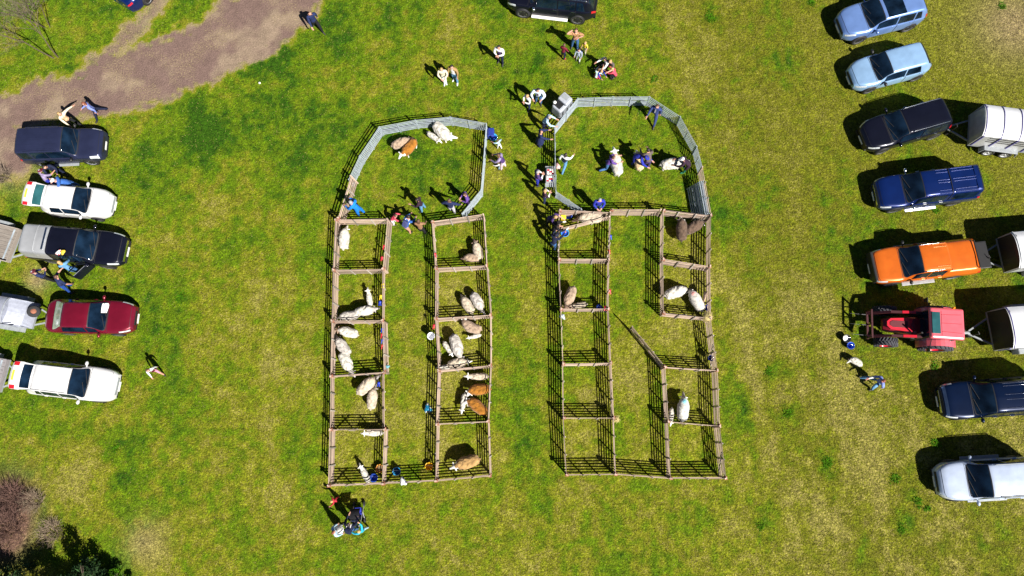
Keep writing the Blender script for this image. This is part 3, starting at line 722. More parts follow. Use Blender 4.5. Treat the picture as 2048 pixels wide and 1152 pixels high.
def open_tailgate(root, lf, sp, pm, ang):
    """raised tailgate hinged at the rear roof edge: skin, glass, lamps and plate"""
    xr = sp['cab'][2]; z = float(lf.zt(xr)) + .02; w = lf.W * .40
    T = bpy.data.objects.new('tailgate', None)
    def pt(a, y, o=0): return Vector((xr - a * math.cos(ang) - o * math.sin(ang), y, z + a * math.sin(ang) * 1.0 + o * math.cos(ang)))
    m = MB()
    prof = [(.0, .88, 0), (.5, .97, .05), (.56, 1.0, .07), (.95, .98, .05), (1.12, .86, -.05)]
    vs = []
    for a, k, o in prof:
        for y in np.linspace(-1, 1, 9): vs.append(pt(a, y * w * k, o - .06 * y * y))
    for a, k, o in prof:
        for y in np.linspace(-1, 1, 9): vs.append(pt(a, y * w * k, o - .06 * y * y - .07))
    n = 9; fs = []
    for j in range(4):
        for i in range(8):
            q = j * n + i; fs += [(q, q + 1, q + n + 1, q + n), (q + 45, q + 45 + n, q + 46 + n, q + 46)]
    for j in range(4):
        for i in (0, 8): q = j * n + i; fs.append((q, q + n, q + n + 45, q + 45))
    for i in range(8): fs += [(i, i + 45, i + 46, i + 1), (36 + i, 37 + i, 82 + i, 81 + i)]
    m.add(vs, fs, 0, False); t = m.build('tailgate', pm, root)
    def quad(a0, a1, y0, y1, o, nm, mt):
        g = MB(); vs = []
        for a in np.linspace(a0, a1, 5):
            for y in np.linspace(y0, y1, 7):
                oo = np.interp(a, [0, .5, .56, .95, 1.12], [0, .05, .07, .05, -.05]) - .06 * (y / w) ** 2 + o; vs.append(pt(a, y, oo))
        g.add(vs, [(j * 7 + i, j * 7 + i + 1, j * 7 + i + 8, j * 7 + i + 7) for j in range(4) for i in range(6)], 0, True); return g.build(nm, mt, t)
    quad(.08, .50, -w * .84, w * .84, .010, 'rear_window', sp.get('rglass', TGLASS))
    for s_ in (1, -1): quad(.70, .98, s_ * w * .70, s_ * w * .97, .012, 'tail_light', TAIL)
    quad(.82, .93, -.26, .26, .012, 'number_plate', PLATEY)
    for s_ in (1, -1): MB().tube((xr - .02, s_ * w * .92, z - .35), pt(.55, s_ * w * .86, -.04), .012, n=6).build('gas_strut', BLACK, root)
    # open boot: black panel on the closed body stands in for the shaded load bay
    lf.patch(MB(), sp['cab'][3] - .02, xr - .03, -1.85, 1.85, .012, 6, 10).build('boot_opening', BLACK, root)

# L2 white hatchback, tailgate up
lf, sp = mk('hatch', 4.05, 1.76, 1.46, WHITE, handle=WHITE, open_tail=True, rglass=TGLASS, nosew=.52, grille=GREYPL, scale=0.9)
L2 = vehicle('hatchback', 'white hatchback with its tailgate raised, second in the left row', 'car', at_front((226, 410), .5, -5, lf, sp.get('scale', 1)), -5, lf, sp, CG)
open_tailgate(L2, lf, sp, WHITE, R(12))
# L3 black pickup with a silver canopy, driver door open
lf, sp = mk('pickup', 5.2, 1.86, 1.78, BLK, canopy=1.80, grille=CHROME, nosew=.62, head=(2.0, 2.50, 2.5, 3.9), scale=0.955)
sp['doors'] = sp['doors'][1:] if False else sp['doors']
L3 = vehicle('pickup_truck', 'black double cab pickup with a silver canopy and its near front door open', 'pickup truck', at_front((251, 502), .6, -5.5, lf, sp.get('scale', 1)), -5.5, lf, sp, CG)
xe = sp['xe']; cn = MB(); lf.patch(cn, -lf.L / 2 + .10, xe - .05, -3.05, 3.05, .022, 16, 24)
CAN = cn.build('canopy', paint('canopy_silver', (0.34, 0.35, 0.37), .3, .35), L3)
q = lf.P(np.full(9, -1.55), np.linspace(-2.6, 2.6, 9)); MB().path([Vector(v) + Vector((0, 0, .035)) for v in q], .03, 6).build('roof_band', paint('canopy_silver', (0.5, 0.5, 0.52)), CAN)
MB().box((xe - .20, 0, 1.86), (.10, 1.15, .06), bevel=.01).build('brake_light_bar', CHROME, CAN)
dr = MB().box((-.5, -.02, .62), (1.02, .07, .62), bevel=.03); D = dr.build('door', BLK, L3, (.98, -.93, .10), (0, 0, R(52)))
dw = MB(); dw.bar((-.98, -.02, .93), (-.85, .04, 1.42), .04); dw.bar((-.85, .04, 1.42), (-.32, .04, 1.44), .04); dw.bar((-.32, .04, 1.44), (.0, -.02, .95), .04); dw.build('window_frame', BLK, D)
MB().box((-.5, .03, .66), (.9, .04, .5), bevel=.015).build('door_trim', GREYPL, D)
MB().ell((-.03, -.13, .98), (.08, .12, .09)).build('mirror', BLK, D)
# L4 maroon saloon
lf, sp = mk('saloon', 4.68, 1.82, 1.45, MAROON, rglass=mat('pale_green_glass', (.22, .27, .20), .08, 0, .6), handle=MAROON, head=(1.72, 2.22, 2.5, 3.7), nosew=.42, grille=BLACK, scale=0.93)
L4 = vehicle('saloon_car', 'maroon four door saloon towing a small silver livestock trailer', 'car', at_front((270, 636), .55, -1, lf, sp.get('scale', 1)), -1, lf, sp, CG)
ps = MB(); lf.patch(ps, .78, 1.02, .35, 1.15, .014, 4, 5, shape=lambda tx, tc, X, Cc: (X + .09 * (1 - np.abs(2 * tc - 1)) * (tx - .2), Cc)); ps.build('windscreen_paper', PLATEW, L4)
# L5 white estate, tailgate up
lf, sp = mk('estate', 4.72, 1.82, 1.47, WHITE, open_tail=True, rails=(-1.7, .2), railmat=WHITE, nosew=.5, grille=GREYPL, rglass=GLASS, handle=WHITE, scale=0.915)
L5 = vehicle('estate_car', 'white estate car with its tailgate raised, lowest of the left row', 'car', at_front((234, 773), .5, -6, lf, sp.get('scale', 1)), -6, lf, sp, CG)
open_tailgate(L5, lf, sp, WHITE, R(14))
# L6 blue car leaving the frame at the top
lf, sp = mk('saloon', 4.5, 1.8, 1.42, ROYAL, handle=ROYAL, plz=.62)
p = G(278, 8, .5); p.z = 0; hd = 58
cL = p + Vector((math.cos(R(hd)), math.sin(R(hd)), 0)) * 1.75 + Vector((-math.sin(R(hd)), math.cos(R(hd)), 0)) * .80
vehicle('saloon_car', 'bright blue car cut by the top edge beside the track branch', 'car', cL, hd, lf, sp)
# T1 black off roader at the top
lf, sp = mk('suv', 4.75, 1.86, 1.80, BLK, step=(-.95, 1.0), stepmat=PLATEW, rails=(-1.8, .2), railmat=CHROME, mirror=CHROME, handle=CHROME, wr=.38, spokes=6, tumble=.80)
loc, hd = at_wheels((1049, 29), (1150.5, 41), .34, 1, lf, sp)
vehicle('off_roader', 'black off roader with a white running board cut by the top edge', 'car', loc, hd, lf, sp)
# right row
lf, sp = mk('suv', 4.6, 1.86, 1.66, SILV, rails=None, wr=.36, spokes=6, handle=SILV, tail=(-2.3, -2.0, 2.5, 4.0), nosew=.5, scale=0.96)
loc, hd = at_wheels((1713.5, 82.5), (1819.8, 56), .33, 1, lf, sp)
c_ = vehicle('crossover_car', 'silver blue crossover with a dark glass sunroof, topmost of the right row', 'car', loc, hd, lf, sp, CR)
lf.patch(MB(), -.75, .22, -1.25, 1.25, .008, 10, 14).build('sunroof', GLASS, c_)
lf, sp = mk('hatch', 4.30, 1.78, 1.50, LBLUE, mirror=BLACK, handle=LBLUE, wr=.33, nosew=.46, scale=0.935)
c_ = vehicle('hatchback', 'ice blue hatchback with a plain roof, second in the right row', 'car', at_front((1700, 157), .5, 195.2, lf, sp.get('scale', 1)), 195.2, lf, sp, CR)
lf, sp = mk('suv', 4.75, 1.88, 1.70, BLK, rails=(-1.75, .25), railmat=CHROME, handle=CHROME, wr=.36, tail=(-2.37, -2.0, 2.6, 4.1), scale=0.92)
loc, hd = at_wheels((1763, 303.6), (1866.8, 274.3), .33, 1, lf, sp)
R3 = vehicle('crossover_car', 'black crossover with bright roof rails towing the white ribbed trailer', 'car', loc, hd, lf, sp, CR)
lf, sp = mk('pickup', 5.30, 1.86, 1.76, ROYAL, step=(-.55, 1.15), stepmat=CHROME, handle=CHROME, mirror=CHROME, grille=CHROME, canopy=1.78, nosew=.62, scale=0.905)
loc, hd = at_wheels((1784.7, 421.8), (1907.8, 407.2), .34, 1, lf, sp)
R4 = vehicle('pickup_truck', 'royal blue pickup with a matching ribbed canopy and side steps', 'pickup truck', loc, hd, lf, sp, CR)
def ribs(root, lf, spans, cs, m, r=.016):
    for a, e in spans:
        for c in cs: q = lf.P(np.linspace(a, e, 6), np.full(6, c)); MB().path([Vector(v) + Vector((0, 0, .004)) for v in q], r, 5).build('roof_rib', m, root)
xe = sp['xe']; ribs(R4, lf, [(xe + .06, xe + .68), (-lf.L / 2 + .55, xe - .12)], (-1.3, -.75, -.22, .22, .75, 1.3), ROYAL, .022)
q = lf.P(np.full(15, xe), np.linspace(-2.9, 2.9, 15)); MB().path([Vector(v) for v in q], .022, 5).build('canopy_seam', BLACK, R4)
MB().box((-lf.L / 2 + .50, 0, 1.80), (.16, 1.25, .03), bevel=.02).build('canopy_spoiler', ROYAL, R4)
lf, sp = mk('pickup', 5.30, 1.88, 1.80, ORANGE, canopy=1.30, mirror=BLACK, step=(-.55, 1.15), stepmat=GREYPL, rails=(-.35, .65), grille=BLACK, nosew=.80, rim=GREYPL, handle=ORANGE, scale=0.925)
sp['sidewin'] = sp['sidewin'][:2]; sp['cab'] = (*sp['cab'][:3], None)
loc, hd = at_wheels((1776.9, 569.4), (1907.8, 554.8), .34, 1, lf, sp)
R5 = vehicle('pickup_truck', 'orange pickup with a hard bed cover and black tailgate let down', 'pickup truck', loc, hd, lf, sp, CR)
xe = sp['xe']; h = lf.L / 2
ribs(R5, lf, [(xe + .10, xe + .75)], (-1.3, -.75, .75, 1.3), ORANGE, .02)
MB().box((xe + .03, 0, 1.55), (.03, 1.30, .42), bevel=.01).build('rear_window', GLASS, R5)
for x in (xe - .16, -h + .28):
    b = MB(); b.tube((x, -.70, 1.39), (x, .70, 1.39), .035, n=8); b.tube((x, -.70, 1.28), (x, -.70, 1.39), .03, n=6); b.tube((x, .70, 1.28), (x, .70, 1.39), .03, n=6); b.build('roll_bar', BLACK, R5)
b = MB().box((-h - .33, 0, .84), (.62, 1.42, .07), bevel=.02); b.box((-h - .33, 0, .885), (.56, 1.30, .02)); b.build('tailgate', BLACK, R5)
MB().box((h - .02, 0, .72), (.16, 1.62, .46), bevel=.05).build('front_guard', BLACK, R5)
lf, sp = mk('pickup', 5.15, 1.85, 1.78, INK, canopy=1.79, mirror=INK, grille=CHROME, nosew=.6, handle=INK, head=(2.05, 2.5, 2.4, 3.6), scale=0.93)
R7 = vehicle('pickup_truck', 'ink blue pickup cut by the right edge below the red tractor', 'pickup truck', at_front((1880, 803), .6, 184.5, lf, sp.get('scale', 1)), 184.5, lf, sp, CR)
gb = MB(); lf.patch(gb, lf.L / 2 - .2, lf.L / 2 - .08, -2.2, 2.2, .012, 4, 12); gb.build('grille_bar', CHROME, R7)
ribs(R7, lf, [(-1.2, .1)], (-1.3, -.8, -.3, .3, .8, 1.3), INK, .016)
lf, sp = mk('suv', 4.9, 1.88, 1.82, PEARL, rails=(-1.9, .2), railmat=GREYPL, mirror=PEARL, handle=PEARL, step=(-.9, 1.0), stepmat=GREYPL, wr=.38, tumble=.80, scale=0.93)
R8 = vehicle('off_roader', 'pearl white off roader cut by the right edge, lowest of the right row', 'car', at_front((1872, 963), .55, 184, lf, sp.get('scale', 1)), 184, lf, sp, CR)
# ------------------------------------------------------------------ trailers
def tr_wheels(root, xs, w, r=.30):
    tm, hm, dm = wheel_meshes(r, 5, ALU)
    for x in xs:
        for sd in (1, -1):
            t = put('wheel', tm, root, (x, sd * (w / 2 + .10), r), (0, 0, 0 if sd > 0 else math.pi)); put('rim', hm, t); put('brake_disc', dm, t)
    for sd in (1, -1):
        m = MB(); a, b = min(xs) - r - .08, max(xs) + r + .08
        m.box(((a + b) / 2, sd * (w / 2 + .11), 2 * r + .06), (b - a, .26, .035), bevel=.01); m.bar((a, sd * (w / 2 + .11), 2 * r + .06), (a - .08, sd * (w / 2 + .11), r), .25, .03); m.bar((b, sd * (w / 2 + .11), 2 * r + .06), (b + .08, sd * (w / 2 + .11), r), .25, .03)
        m.build('mudguard', GREYPL, root)
def drawbar(root, x0, x1, w, z=.42):
    m = MB(); m.bar((x0, w * .36, z), (x1 - .15, .05, z), .07, .07); m.bar((x0, -w * .36, z), (x1 - .15, -.05, z), .07, .07); m.box((x1 - .05, 0, z + .04), (.36, .12, .10), bevel=.02); m.build('drawbar', GREYPL, root)
    j = MB().tube((x1 - .35, .14, .12), (x1 - .35, .14, .95), .03, n=8); j.tube((x1 - .35, .08, .11), (x1 - .35, .20, .11), .11, n=12); j.bar((x1 - .35, .14, .95), (x1 - .30, .02, .97), .025); j.build('jockey_wheel', BLACK, root)
def livestock_trailer(label, loc, head, L=3.6, Wd=1.65, H=1.95, roof=ROOFW, side=ALU, nribs=5, ribmat=None, slope=.0, vents=True, axles=(-.35, .35), darknose=False):
    """box trailer, nose at x = L/2"""
    o = thing('livestock_trailer', label, 'trailer', loc, R(head)); h = L / 2; zf = .55
    MB().box((0, 0, zf - .06), (L, Wd, .12)).build('chassis', GREYPL, o)
    zs = H - .22
    for sd in (1, -1):
        poly = [(-h, zf), (h, zf), (h - slope * .25, zs * .72 if slope else zs), (h - slope, zs), (-h, zs)]
        m = MB().prism(poly, sd * (Wd / 2 - .03), sd * Wd / 2, axis='Y'); m.build('side_wall', side, o)
        if vents:
            for z in (1.10, 1.28, 1.46):
                MB().box((-.1, sd * (Wd / 2 + .006), z), (L * .78, .014, .06)).build('vent_slot', BLACK, o)
        for k in range(nribs): MB().box((-h + .1 + (L - .2 - slope * .6) * k / (nribs - 1), sd * (Wd / 2 + .02), (zf + zs) / 2 - (.12 if k == nribs - 1 and slope else 0)), (.05, .04, zs - zf - (.25 if k == nribs - 1 and slope else 0))).build('side_rib', ribmat or side, o)
    rp = []; n = 12
    for k in range(n + 1):
        t = -1 + 2 * k / n; rp.append((t * (Wd / 2 + .02), zs + (H - zs) * (1 - abs(t) ** 3.2)))
    xs = np.linspace(-h, h - slope, 10)
    m = MB(); vs = [(x, y, z) for x in xs for y, z in rp]; nn = n + 1
    m.add(vs, [(a * nn + b, (a + 1) * nn + b, (a + 1) * nn + b + 1, a * nn + b + 1) for a in range(9) for b in range(n)], 0, True)
    m.add([(-h, y, z) for y, z in rp] + [(-h, 0, zs)], [(b, b + 1, n + 1) for b in range(n)], 0)
    rf = m.build('roof', roof, o)
    for k in range(nribs):
        x = -h + .06 + (L - slope - .12) * k / (nribs - 1)
        MB().path([(x, y, z + .012) for y, z in rp], .022, 6).build('roof_rib', ribmat or GREYPL, rf)
    m = MB()     # nose: sloping or upright front panel
    nz = [(h, zf), (h - slope * .25, zs * .72), (h - slope, zs + .0), (h - slope - .02, H - .03)] if slope else [(h, zf), (h, zs), (h - .04, H - .02)]
    vs = []
    for x, z in nz:
        for t in np.linspace(-1, 1, 7): vs.append((x - .0 - (.10 * t * t if z > zf + .1 else 0), t * Wd / 2 * (.99 if z < H - .1 else .8), z - (.05 * t * t if z >= H - .05 else 0)))
    m.add(vs, [(a * 7 + b, a * 7 + b + 1, (a + 1) * 7 + b + 1, (a + 1) * 7 + b) for a in range(len(nz) - 1) for b in range(6)], 0, False)
    m.build('front_panel', BLACK if darknose else side, o)
    MB().box((-h - .02, 0, (zf + zs) / 2), (.05, Wd, zs - zf)).build('rear_door', side, o)
    MB().box((-h - .06, 0, .62), (.05, Wd * .8, .08)).build('lamp_board', BRIGHTRED, o)
    drawbar(o, h - .1, h + 1.15, Wd); tr_wheels(o, axles, Wd)
    return o
# white ribbed trailer behind the black crossover: nose at left
c = G(1972, 235, 1.9); c.z = 0; hd = 171
cc = c - Vector((math.cos(R(hd)), math.sin(R(hd)), 0)) * 1.72
livestock_trailer('white roofed livestock trailer with purple grey ribs hitched to the black crossover', cc, hd, 3.4, 1.62, 1.86, nribs=5, ribmat=mat('rib_violet', (.10, .09, .28), .5), axles=(-.20, .62))
c = G(2036, 498, 1.75); c.z = 0; hd = 185
livestock_trailer('dark fronted livestock trailer hitched behind the orange pickup', c - Vector((math.cos(R(hd)), math.sin(R(hd)), 0)) * 1.8, hd, 3.6, 1.7, 1.75, darknose=True, nribs=3, axles=(-.4, .4))
c = G(2024, 654, 1.85); c.z = 0; hd = 184
livestock_trailer('dark nosed livestock trailer hitched behind the red tractor', c - Vector((math.cos(R(hd)), math.sin(R(hd)), 0)) * 1.88, hd, 4.0, 1.85, 1.85, darknose=True, slope=.12, nribs=4, ribmat=mat('rib_violet', (.10, .09, .28)), axles=(-.2, .6))
# small silver trailer behind the maroon saloon
c = G(56, 629, 1.2); c.z = 0; hd = -9
lt = livestock_trailer('small silver livestock trailer with a spare wheel on its nose', c - Vector((math.cos(R(hd)), math.sin(R(hd)), 0)) * 1.55, hd, 2.9, 1.30, 1.62, roof=mat('roof_silver', (.29, .31, .38), .4, .2), side=mat('roof_silver', (.29, .31, .38)), slope=.85, nribs=4, axles=(-.15, .5))
for y, x in ((.22, .0), (.22, -.62)): MB().box((x, y, 1.62), (.26, .32, .03), bevel=.01).build('roof_hatch', mat('hatch_grey', (.10, .11, .15), .4), lt)
t = MB().lathe([(.13, -.09), (.25, -.09), (.29, -.05), (.29, .05), (.25, .09), (.13, .09)], 24); sw = t.build('spare_wheel', RUBBER, lt, (1.62, .20, .98), (0, .5, 0))
MB().lathe([(.001, .05), (.14, .06), (.14, .0)], 20).build('rim', RUST, sw)
# flatbed trailers, cut by the left edge
def flatbed(label, nose_px, hd, L, Wd, dk, z=.62):
    c = G(*nose_px, z); c.z = 0; c = c - Vector((math.cos(R(hd)), math.sin(R(hd)), 0)) * (L / 2)
    o = thing('flatbed_trailer', label, 'trailer', c, R(hd)); h = L / 2
    MB().box((0, 0, z - .10), (L, Wd, .10)).build('chassis', GREYPL, o)
    n = 9
    m = MB()
    for k in range(n): m.box((0, -Wd / 2 + Wd * (k + .5) / n, z - .03), (L - .04, Wd / n - .012, .035))
    m.build('deck', dk, o)
    for sd in (1, -1): MB().box((0, sd * (Wd / 2), z + .06), (L, .035, .22)).build('side_board', dk, o)
    MB().box((h, 0, z + .06), (.035, Wd, .22)).build('front_board', dk, o)
    MB().box((h - .35, 0, z + .0), (.06, Wd - .1, .05)).build('cross_bar', GALV, o)
    drawbar(o, h - .1, h + 1.0, Wd, .45); tr_wheels(o, (-.3, .45), Wd, .28)
flatbed('weathered plank flatbed trailer behind the black pickup with silver canopy', (30, 492), -14, 3.2, 1.75, WOODG)
flatbed('grey sheet floored flatbed trailer behind the lowest white estate car', (9, 752), -8, 3.0, 1.6, mat('sheet_grey', (.22, .205, .215), .6))

# ------------------------------------------------------------------ tractor
RED = paint('tractor_red', (0.50, 0.012, 0.03), 0, .35); PINK = paint('faded_red', (0.60, 0.10, 0.13), 0, .4)
def tractor():
    A = G(1784, 686, 1.0); B = G(1888, 690, 1.45); d = A - B; ang = math.atan2(d.y, d.x); u = Vector((math.cos(ang), math.sin(ang), 0)); n = Vector((-u.y, u.x, 0))
    rear = B.copy(); rear.z = 0; rear -= n * .84
    o = thing('tractor', 'red tractor with front loader and sun faded cab roof', 'tractor', rear, ang)
    wb = d.length / .90; o.scale = (.9, .9, .9); cx = .5
    def lugwheel(x, y, r, w, nm='wheel'):
        t = MB().lathe([(r * .55, -w / 2), (r * .9, -w / 2), (r * .95, -w * .35), (r * .95, w * .35), (r * .9, w / 2), (r * .55, w / 2)], 36, axis='Y')
        for k in range(22):
            a = 2 * math.pi * k / 22
            for sd in (1, -1):
                a2 = a + (.14 if sd > 0 else .0); e = r
                p = Vector((e * .975 * math.cos(a2), sd * w * .04, e * .975 * math.sin(a2))); q = Vector((e * .965 * math.cos(a2 + .20), sd * w * .5, e * .965 * math.sin(a2 + .20)))
                t.bar(p, q, .05, .06)
        W_ = t.build(nm, mat('tractor_tyre', (.035, .035, .045), .8, bump=.3), o, (x, y, r))
        s_ = 1 if y > 0 else -1
        MB().lathe([(.001, s_ * w * .15), (r * .25, s_ * w * .2), (r * .5, s_ * w * .12), (r * .56, s_ * w * .45)], 28, axis='Y').build('rim', RED, W_)
    for sd in (1, -1):
        lugwheel(0, sd * .86, .80, .50); lugwheel(wb, sd * .84, .56, .40)
        m = MB(); pr = [(r_ * math.cos(a), r_ * math.sin(a)) for r_ in (.90,) for a in np.linspace(-.25, 2.7, 14)]
        for (xa, za), (xb, zb) in zip(pr[:-1], pr[1:]): m.bar((xa, sd * .80, .8 + za), (xb, sd * .80, .8 + zb), .40, .03)
        m.build('mudguard', PINK, o)
        # loader arm
        m = MB(); m.bar((1.15, sd * .62, 1.75), (wb + .2, sd * .62, 1.55), .12, .16); m.bar((wb + .2, sd * .62, 1.55), (wb + 1.0, sd * .60, .72), .12, .14)
        la = m.build('loader_arm', mat('sooty_red', (.045, .004, .008), .5), o); MB().bar((1.45, sd * .62, 1.84), (wb * .86, sd * .62, 1.70), .13, .05).build('arm_cover', RED, la)
        MB().tube((1.3, sd * .62, 1.25), (wb - .25, sd * .62, 1.48), .045, n=8).build('hydraulic_ram', BLACK, la)
        MB().box((1.15, sd * .60, 1.25), (.16, .14, 1.1), bevel=.02).build('loader_post', BLACK, o)
        m = MB(); m.tube((.35 + cx, sd * .7, 2.1), (.50 + cx, sd * 1.22, 2.1), .018, n=6); m.box((.50 + cx, sd * 1.28, 2.0), (.05, .20, .32), bevel=.02); m.build('mirror', BLACK, o)
        MB().box((.55, sd * .75, .75), (.55, .4, .5), bevel=.05).build('fuel_tank', BLACK, o)
    MB().box((wb * .5 + .1, 0, .75), (wb * .9, .55, .5), bevel=.04).build('engine_block', BLACK, o)
    b = MB(); secs = [(1.10, .44, 1.62), (1.45, .43, 1.60), (1.9, .40, 1.52), (wb + .15, .36, 1.40), (wb + .42, .30, 1.22)]
    vs = []
    for x, w, z in secs:
        for y, zz in ((-w, 1.0), (-w, z - .16), (-w * .75, z - .03), (0, z), (w * .75, z - .03), (w, z - .16), (w, 1.0)): vs.append((x, y, zz))
    b.add(vs, [(a * 7 + k, a * 7 + k + 1, (a + 1) * 7 + k + 1, (a + 1) * 7 + k) for a in range(4) for k in range(6)] + [tuple(range(28, 35)), tuple(range(6, -1, -1))], 0, False)
    bn = b.build('bonnet', mat('deep_red', (.16, .006, .016), .4), o)
    m = MB(); m.prism([(1.45, -.34), (1.9, -.34), (wb + .2, -.28), (wb + .38, -.12), (wb + .38, .12), (wb + .2, .28), (1.9, .34), (1.45, .34), (1.58, .0)], 1.50, 1.575); m.build('bonnet_panel', RED, bn)
    MB().prism([(1.75, -.17), (wb + .1, -.17), (wb + .25, -.08), (wb + .25, .08), (wb + .1, .17), (1.75, .17)], 1.57, 1.60).build('bonnet_grille', mat('maroon_mesh', (.09, .004, .01), .6), bn)
    # cab
    for x, y in ((-.78, .70), (-.78, -.70), (.62, .66), (.62, -.66)): MB().bar((x + cx, y, 1.0), (x * .98 + cx, y * .98, 2.5), .07).build('cab_pillar', BLACK, o)
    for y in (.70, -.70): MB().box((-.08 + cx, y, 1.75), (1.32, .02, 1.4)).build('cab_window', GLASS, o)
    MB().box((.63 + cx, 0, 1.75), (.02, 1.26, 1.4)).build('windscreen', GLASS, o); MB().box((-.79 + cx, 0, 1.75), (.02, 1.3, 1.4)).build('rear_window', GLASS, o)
    MB().box((-.1 + cx, 0, 1.05), (1.4, 1.36, .35), bevel=.04).build('cab_base', BLACK, o)
    r_ = MB(); r_.box((-.14 + cx, 0, 2.56), (1.72, 1.62, .20), bevel=.09, taper=.94); rf = r_.build('cab_roof', PINK, o)
    MB().box((.42 + cx, 0, 2.665), (.40, 1.08, .03), bevel=.01).build('roof_window', TGLASS, rf)
    m = MB()
    for y in (-.42, 0, .42): m.bar((.16 + cx, y, 2.663), (-.80 + cx, y * 1.1, 2.663), .014, .012)
    m.bar((.16 + cx, -.62, 2.663), (.16 + cx, .62, 2.663), .014, .012); m.build('roof_groove', mat('deep_red', (.16, .006, .016)), rf)
    MB().lathe([(.05, 0), (.06, .05), (.055, .14), (.001, .16)], 14, c=(-.45 + cx, -.80, 2.60)).build('beacon', mat('amber', (.80, .25, .01), .2), o)
    for y in (.62, -.62): MB().ell((-.92 + cx, y, 2.5), (.05, .09, .07)).build('work_lamp', LAMP, o)
    MB().tube((1.45, .50, 1.3), (1.45, .50, 2.35), .045, n=10).build('exhaust', BLACK, o)
    # front carriage with bale tines
    m = MB(); m.bar((wb + 1.0, -.75, .72), (wb + 1.0, .75, .72), .10, .12); m.bar((wb + 1.0, -.75, 1.25), (wb + 1.0, .75, 1.25), .08, .08)
    for y in (-.7, 0, .7): m.bar((wb + 1.0, y, .6), (wb + 1.0, y, 1.3), .07, .07)
    cg = m.build('loader_carriage', mat('sooty_red', (.045, .004, .008), .5), o)
    for y in (-.55, 0, .55): MB().tube((wb + 1.02, y, .72), (wb + 1.9, y, .80), .032, .006, n=8).build('bale_tine', BLACK, cg)
    for a, b in (((-.9, .35, .55), (-1.55, .30, .5)), ((-.9, -.35, .55), (-1.55, -.30, .5)), ((-.9, 0, 1.0), (-1.5, 0, .95))): MB().bar(a, b, .06).build('link_arm', BLACK, o)
    m = MB(); m.bar((-.52, -.45, 1.9), (-.52, .45, 1.9), .03); m.bar((-.52, -.45, 1.5), (-.52, .45, 1.5), .03); m.build('rear_rail', BLACK, o)
    return o
tractor()

# ------------------------------------------------------------------ small things
def bucket(label, px, z0, colr, r=.17, hgt=.26, kind='bucket', inner=None, water=None):
    p = G(*px, z0 + hgt); p.z = z0; o = thing('bucket', label, 'bucket', p)
    m = mat('bucket_' + colr[0], colr[1], .4)
    MB().lathe([(.001, .012), (r * .72, .012), (r * .75, .0), (r * .98, hgt - .02), (r * 1.05, hgt - .01), (r * 1.05, hgt), (r * .95, hgt), (r * .72, .025), (.001, .03)], 24).build('bucket_wall', m, o)
    if water: MB().lathe([(.001, hgt * .6), (r * .86, hgt * .6)], 20).build('contents', water, o)
    h = MB(); h.path([(r * 1.04 * math.cos(a), r * .35 * math.sin(a) - .02, hgt - .02 + .05 * math.sin(a)) for a in np.linspace(0, math.pi, 9)], .007, 5); h.build('handle', CHROME, o)
    return o
WATER = mat('water', (.01, .05, .10), .03, spec=.8); FEED = mat('feed', (.28, .20, .09), .9, bump=.8)
YEL = ('yellow', (.85, .48, .01)); ORG = ('orange', (.75, .30, .02)); BLU = ('blue', (.01, .06, .42)); SKYB = ('sky_blue', (.03, .30, .62)); WHT = ('white', (.75, .76, .80)); DBL = ('dark_blue', (.008, .02, .22)); BKB = ('black', (.02, .02, .02))
bucket('yellow bucket at the bottom right of the left aisle', (858, 933), 0, YEL, .19)
bucket('orange bucket beside the aisle hurdle in the bottom left pen', (759, 937), 0, ORG, .19, water=FEED)
bucket('bright sky blue bucket in the left aisle near its bottom hurdle', (793, 943), .0, SKYB, .19, water=WATER)
bucket('blue bucket beside the striped lamb in the bottom left pen', (747, 956), 0, BLU, .19, .3)
bucket('white bucket hung outside the third pen of the right column, left block', (862, 672), .35, WHT, .18, .3)
bucket('light blue rimmed bucket with blue inside, top left pen of right block', (1130, 465.5), .0, SKYB, .20, .28, water=mat('bucket_blue', BLU[1]))
bucket('blue bucket inside the narrow strip with one sheep', (1137, 430), 0, BLU, .19, .28)
bucket('dark blue bucket under the hay heap beside the white marked sheep', (1415.5, 615), .2, DBL, .15, .25)
bucket('dark blue bucket hooked on the right edge of the third pen, right block', (1422.5, 716), .3, DBL, .14, .25)
bucket('small blue bucket beside a red twine knot, second left pen of right block', (1198, 614), .0, BLU, .13, .22)
bucket('black bucket with white contents on the grass left of the tractor', (1694, 677), 0, BKB, .19, .28, water=PLATEW)
bucket('blue bucket on the grass just below the black bucket', (1702, 691), 0, BLU, .17, .26)
bucket('blue bucket with a pale lid beside the toddler at the left ring', (987, 274), 0, SKYB, .19, .3, water=mat('bucket_blue', BLU[1]))
# blue cool bag by the left ring
o = thing('cool_bag', 'dark blue square bag standing against the right side of left ring', 'bag', G(981, 264, .4) - Vector((0, 0, .4)))
MB().box((0, 0, .21), (.36, .48, .42), bevel=.05).build('bag_body', mat('bag_blue', (.008, .025, .22), .6, bump=.3), o)
m = MB(); m.path([(-.1, .2 * math.cos(a), .42 + .10 * math.sin(a)) for a in np.linspace(0, math.pi, 8)], .012, 5); m.build('handle', mat('bag_strap', (.02, .02, .04)), o)
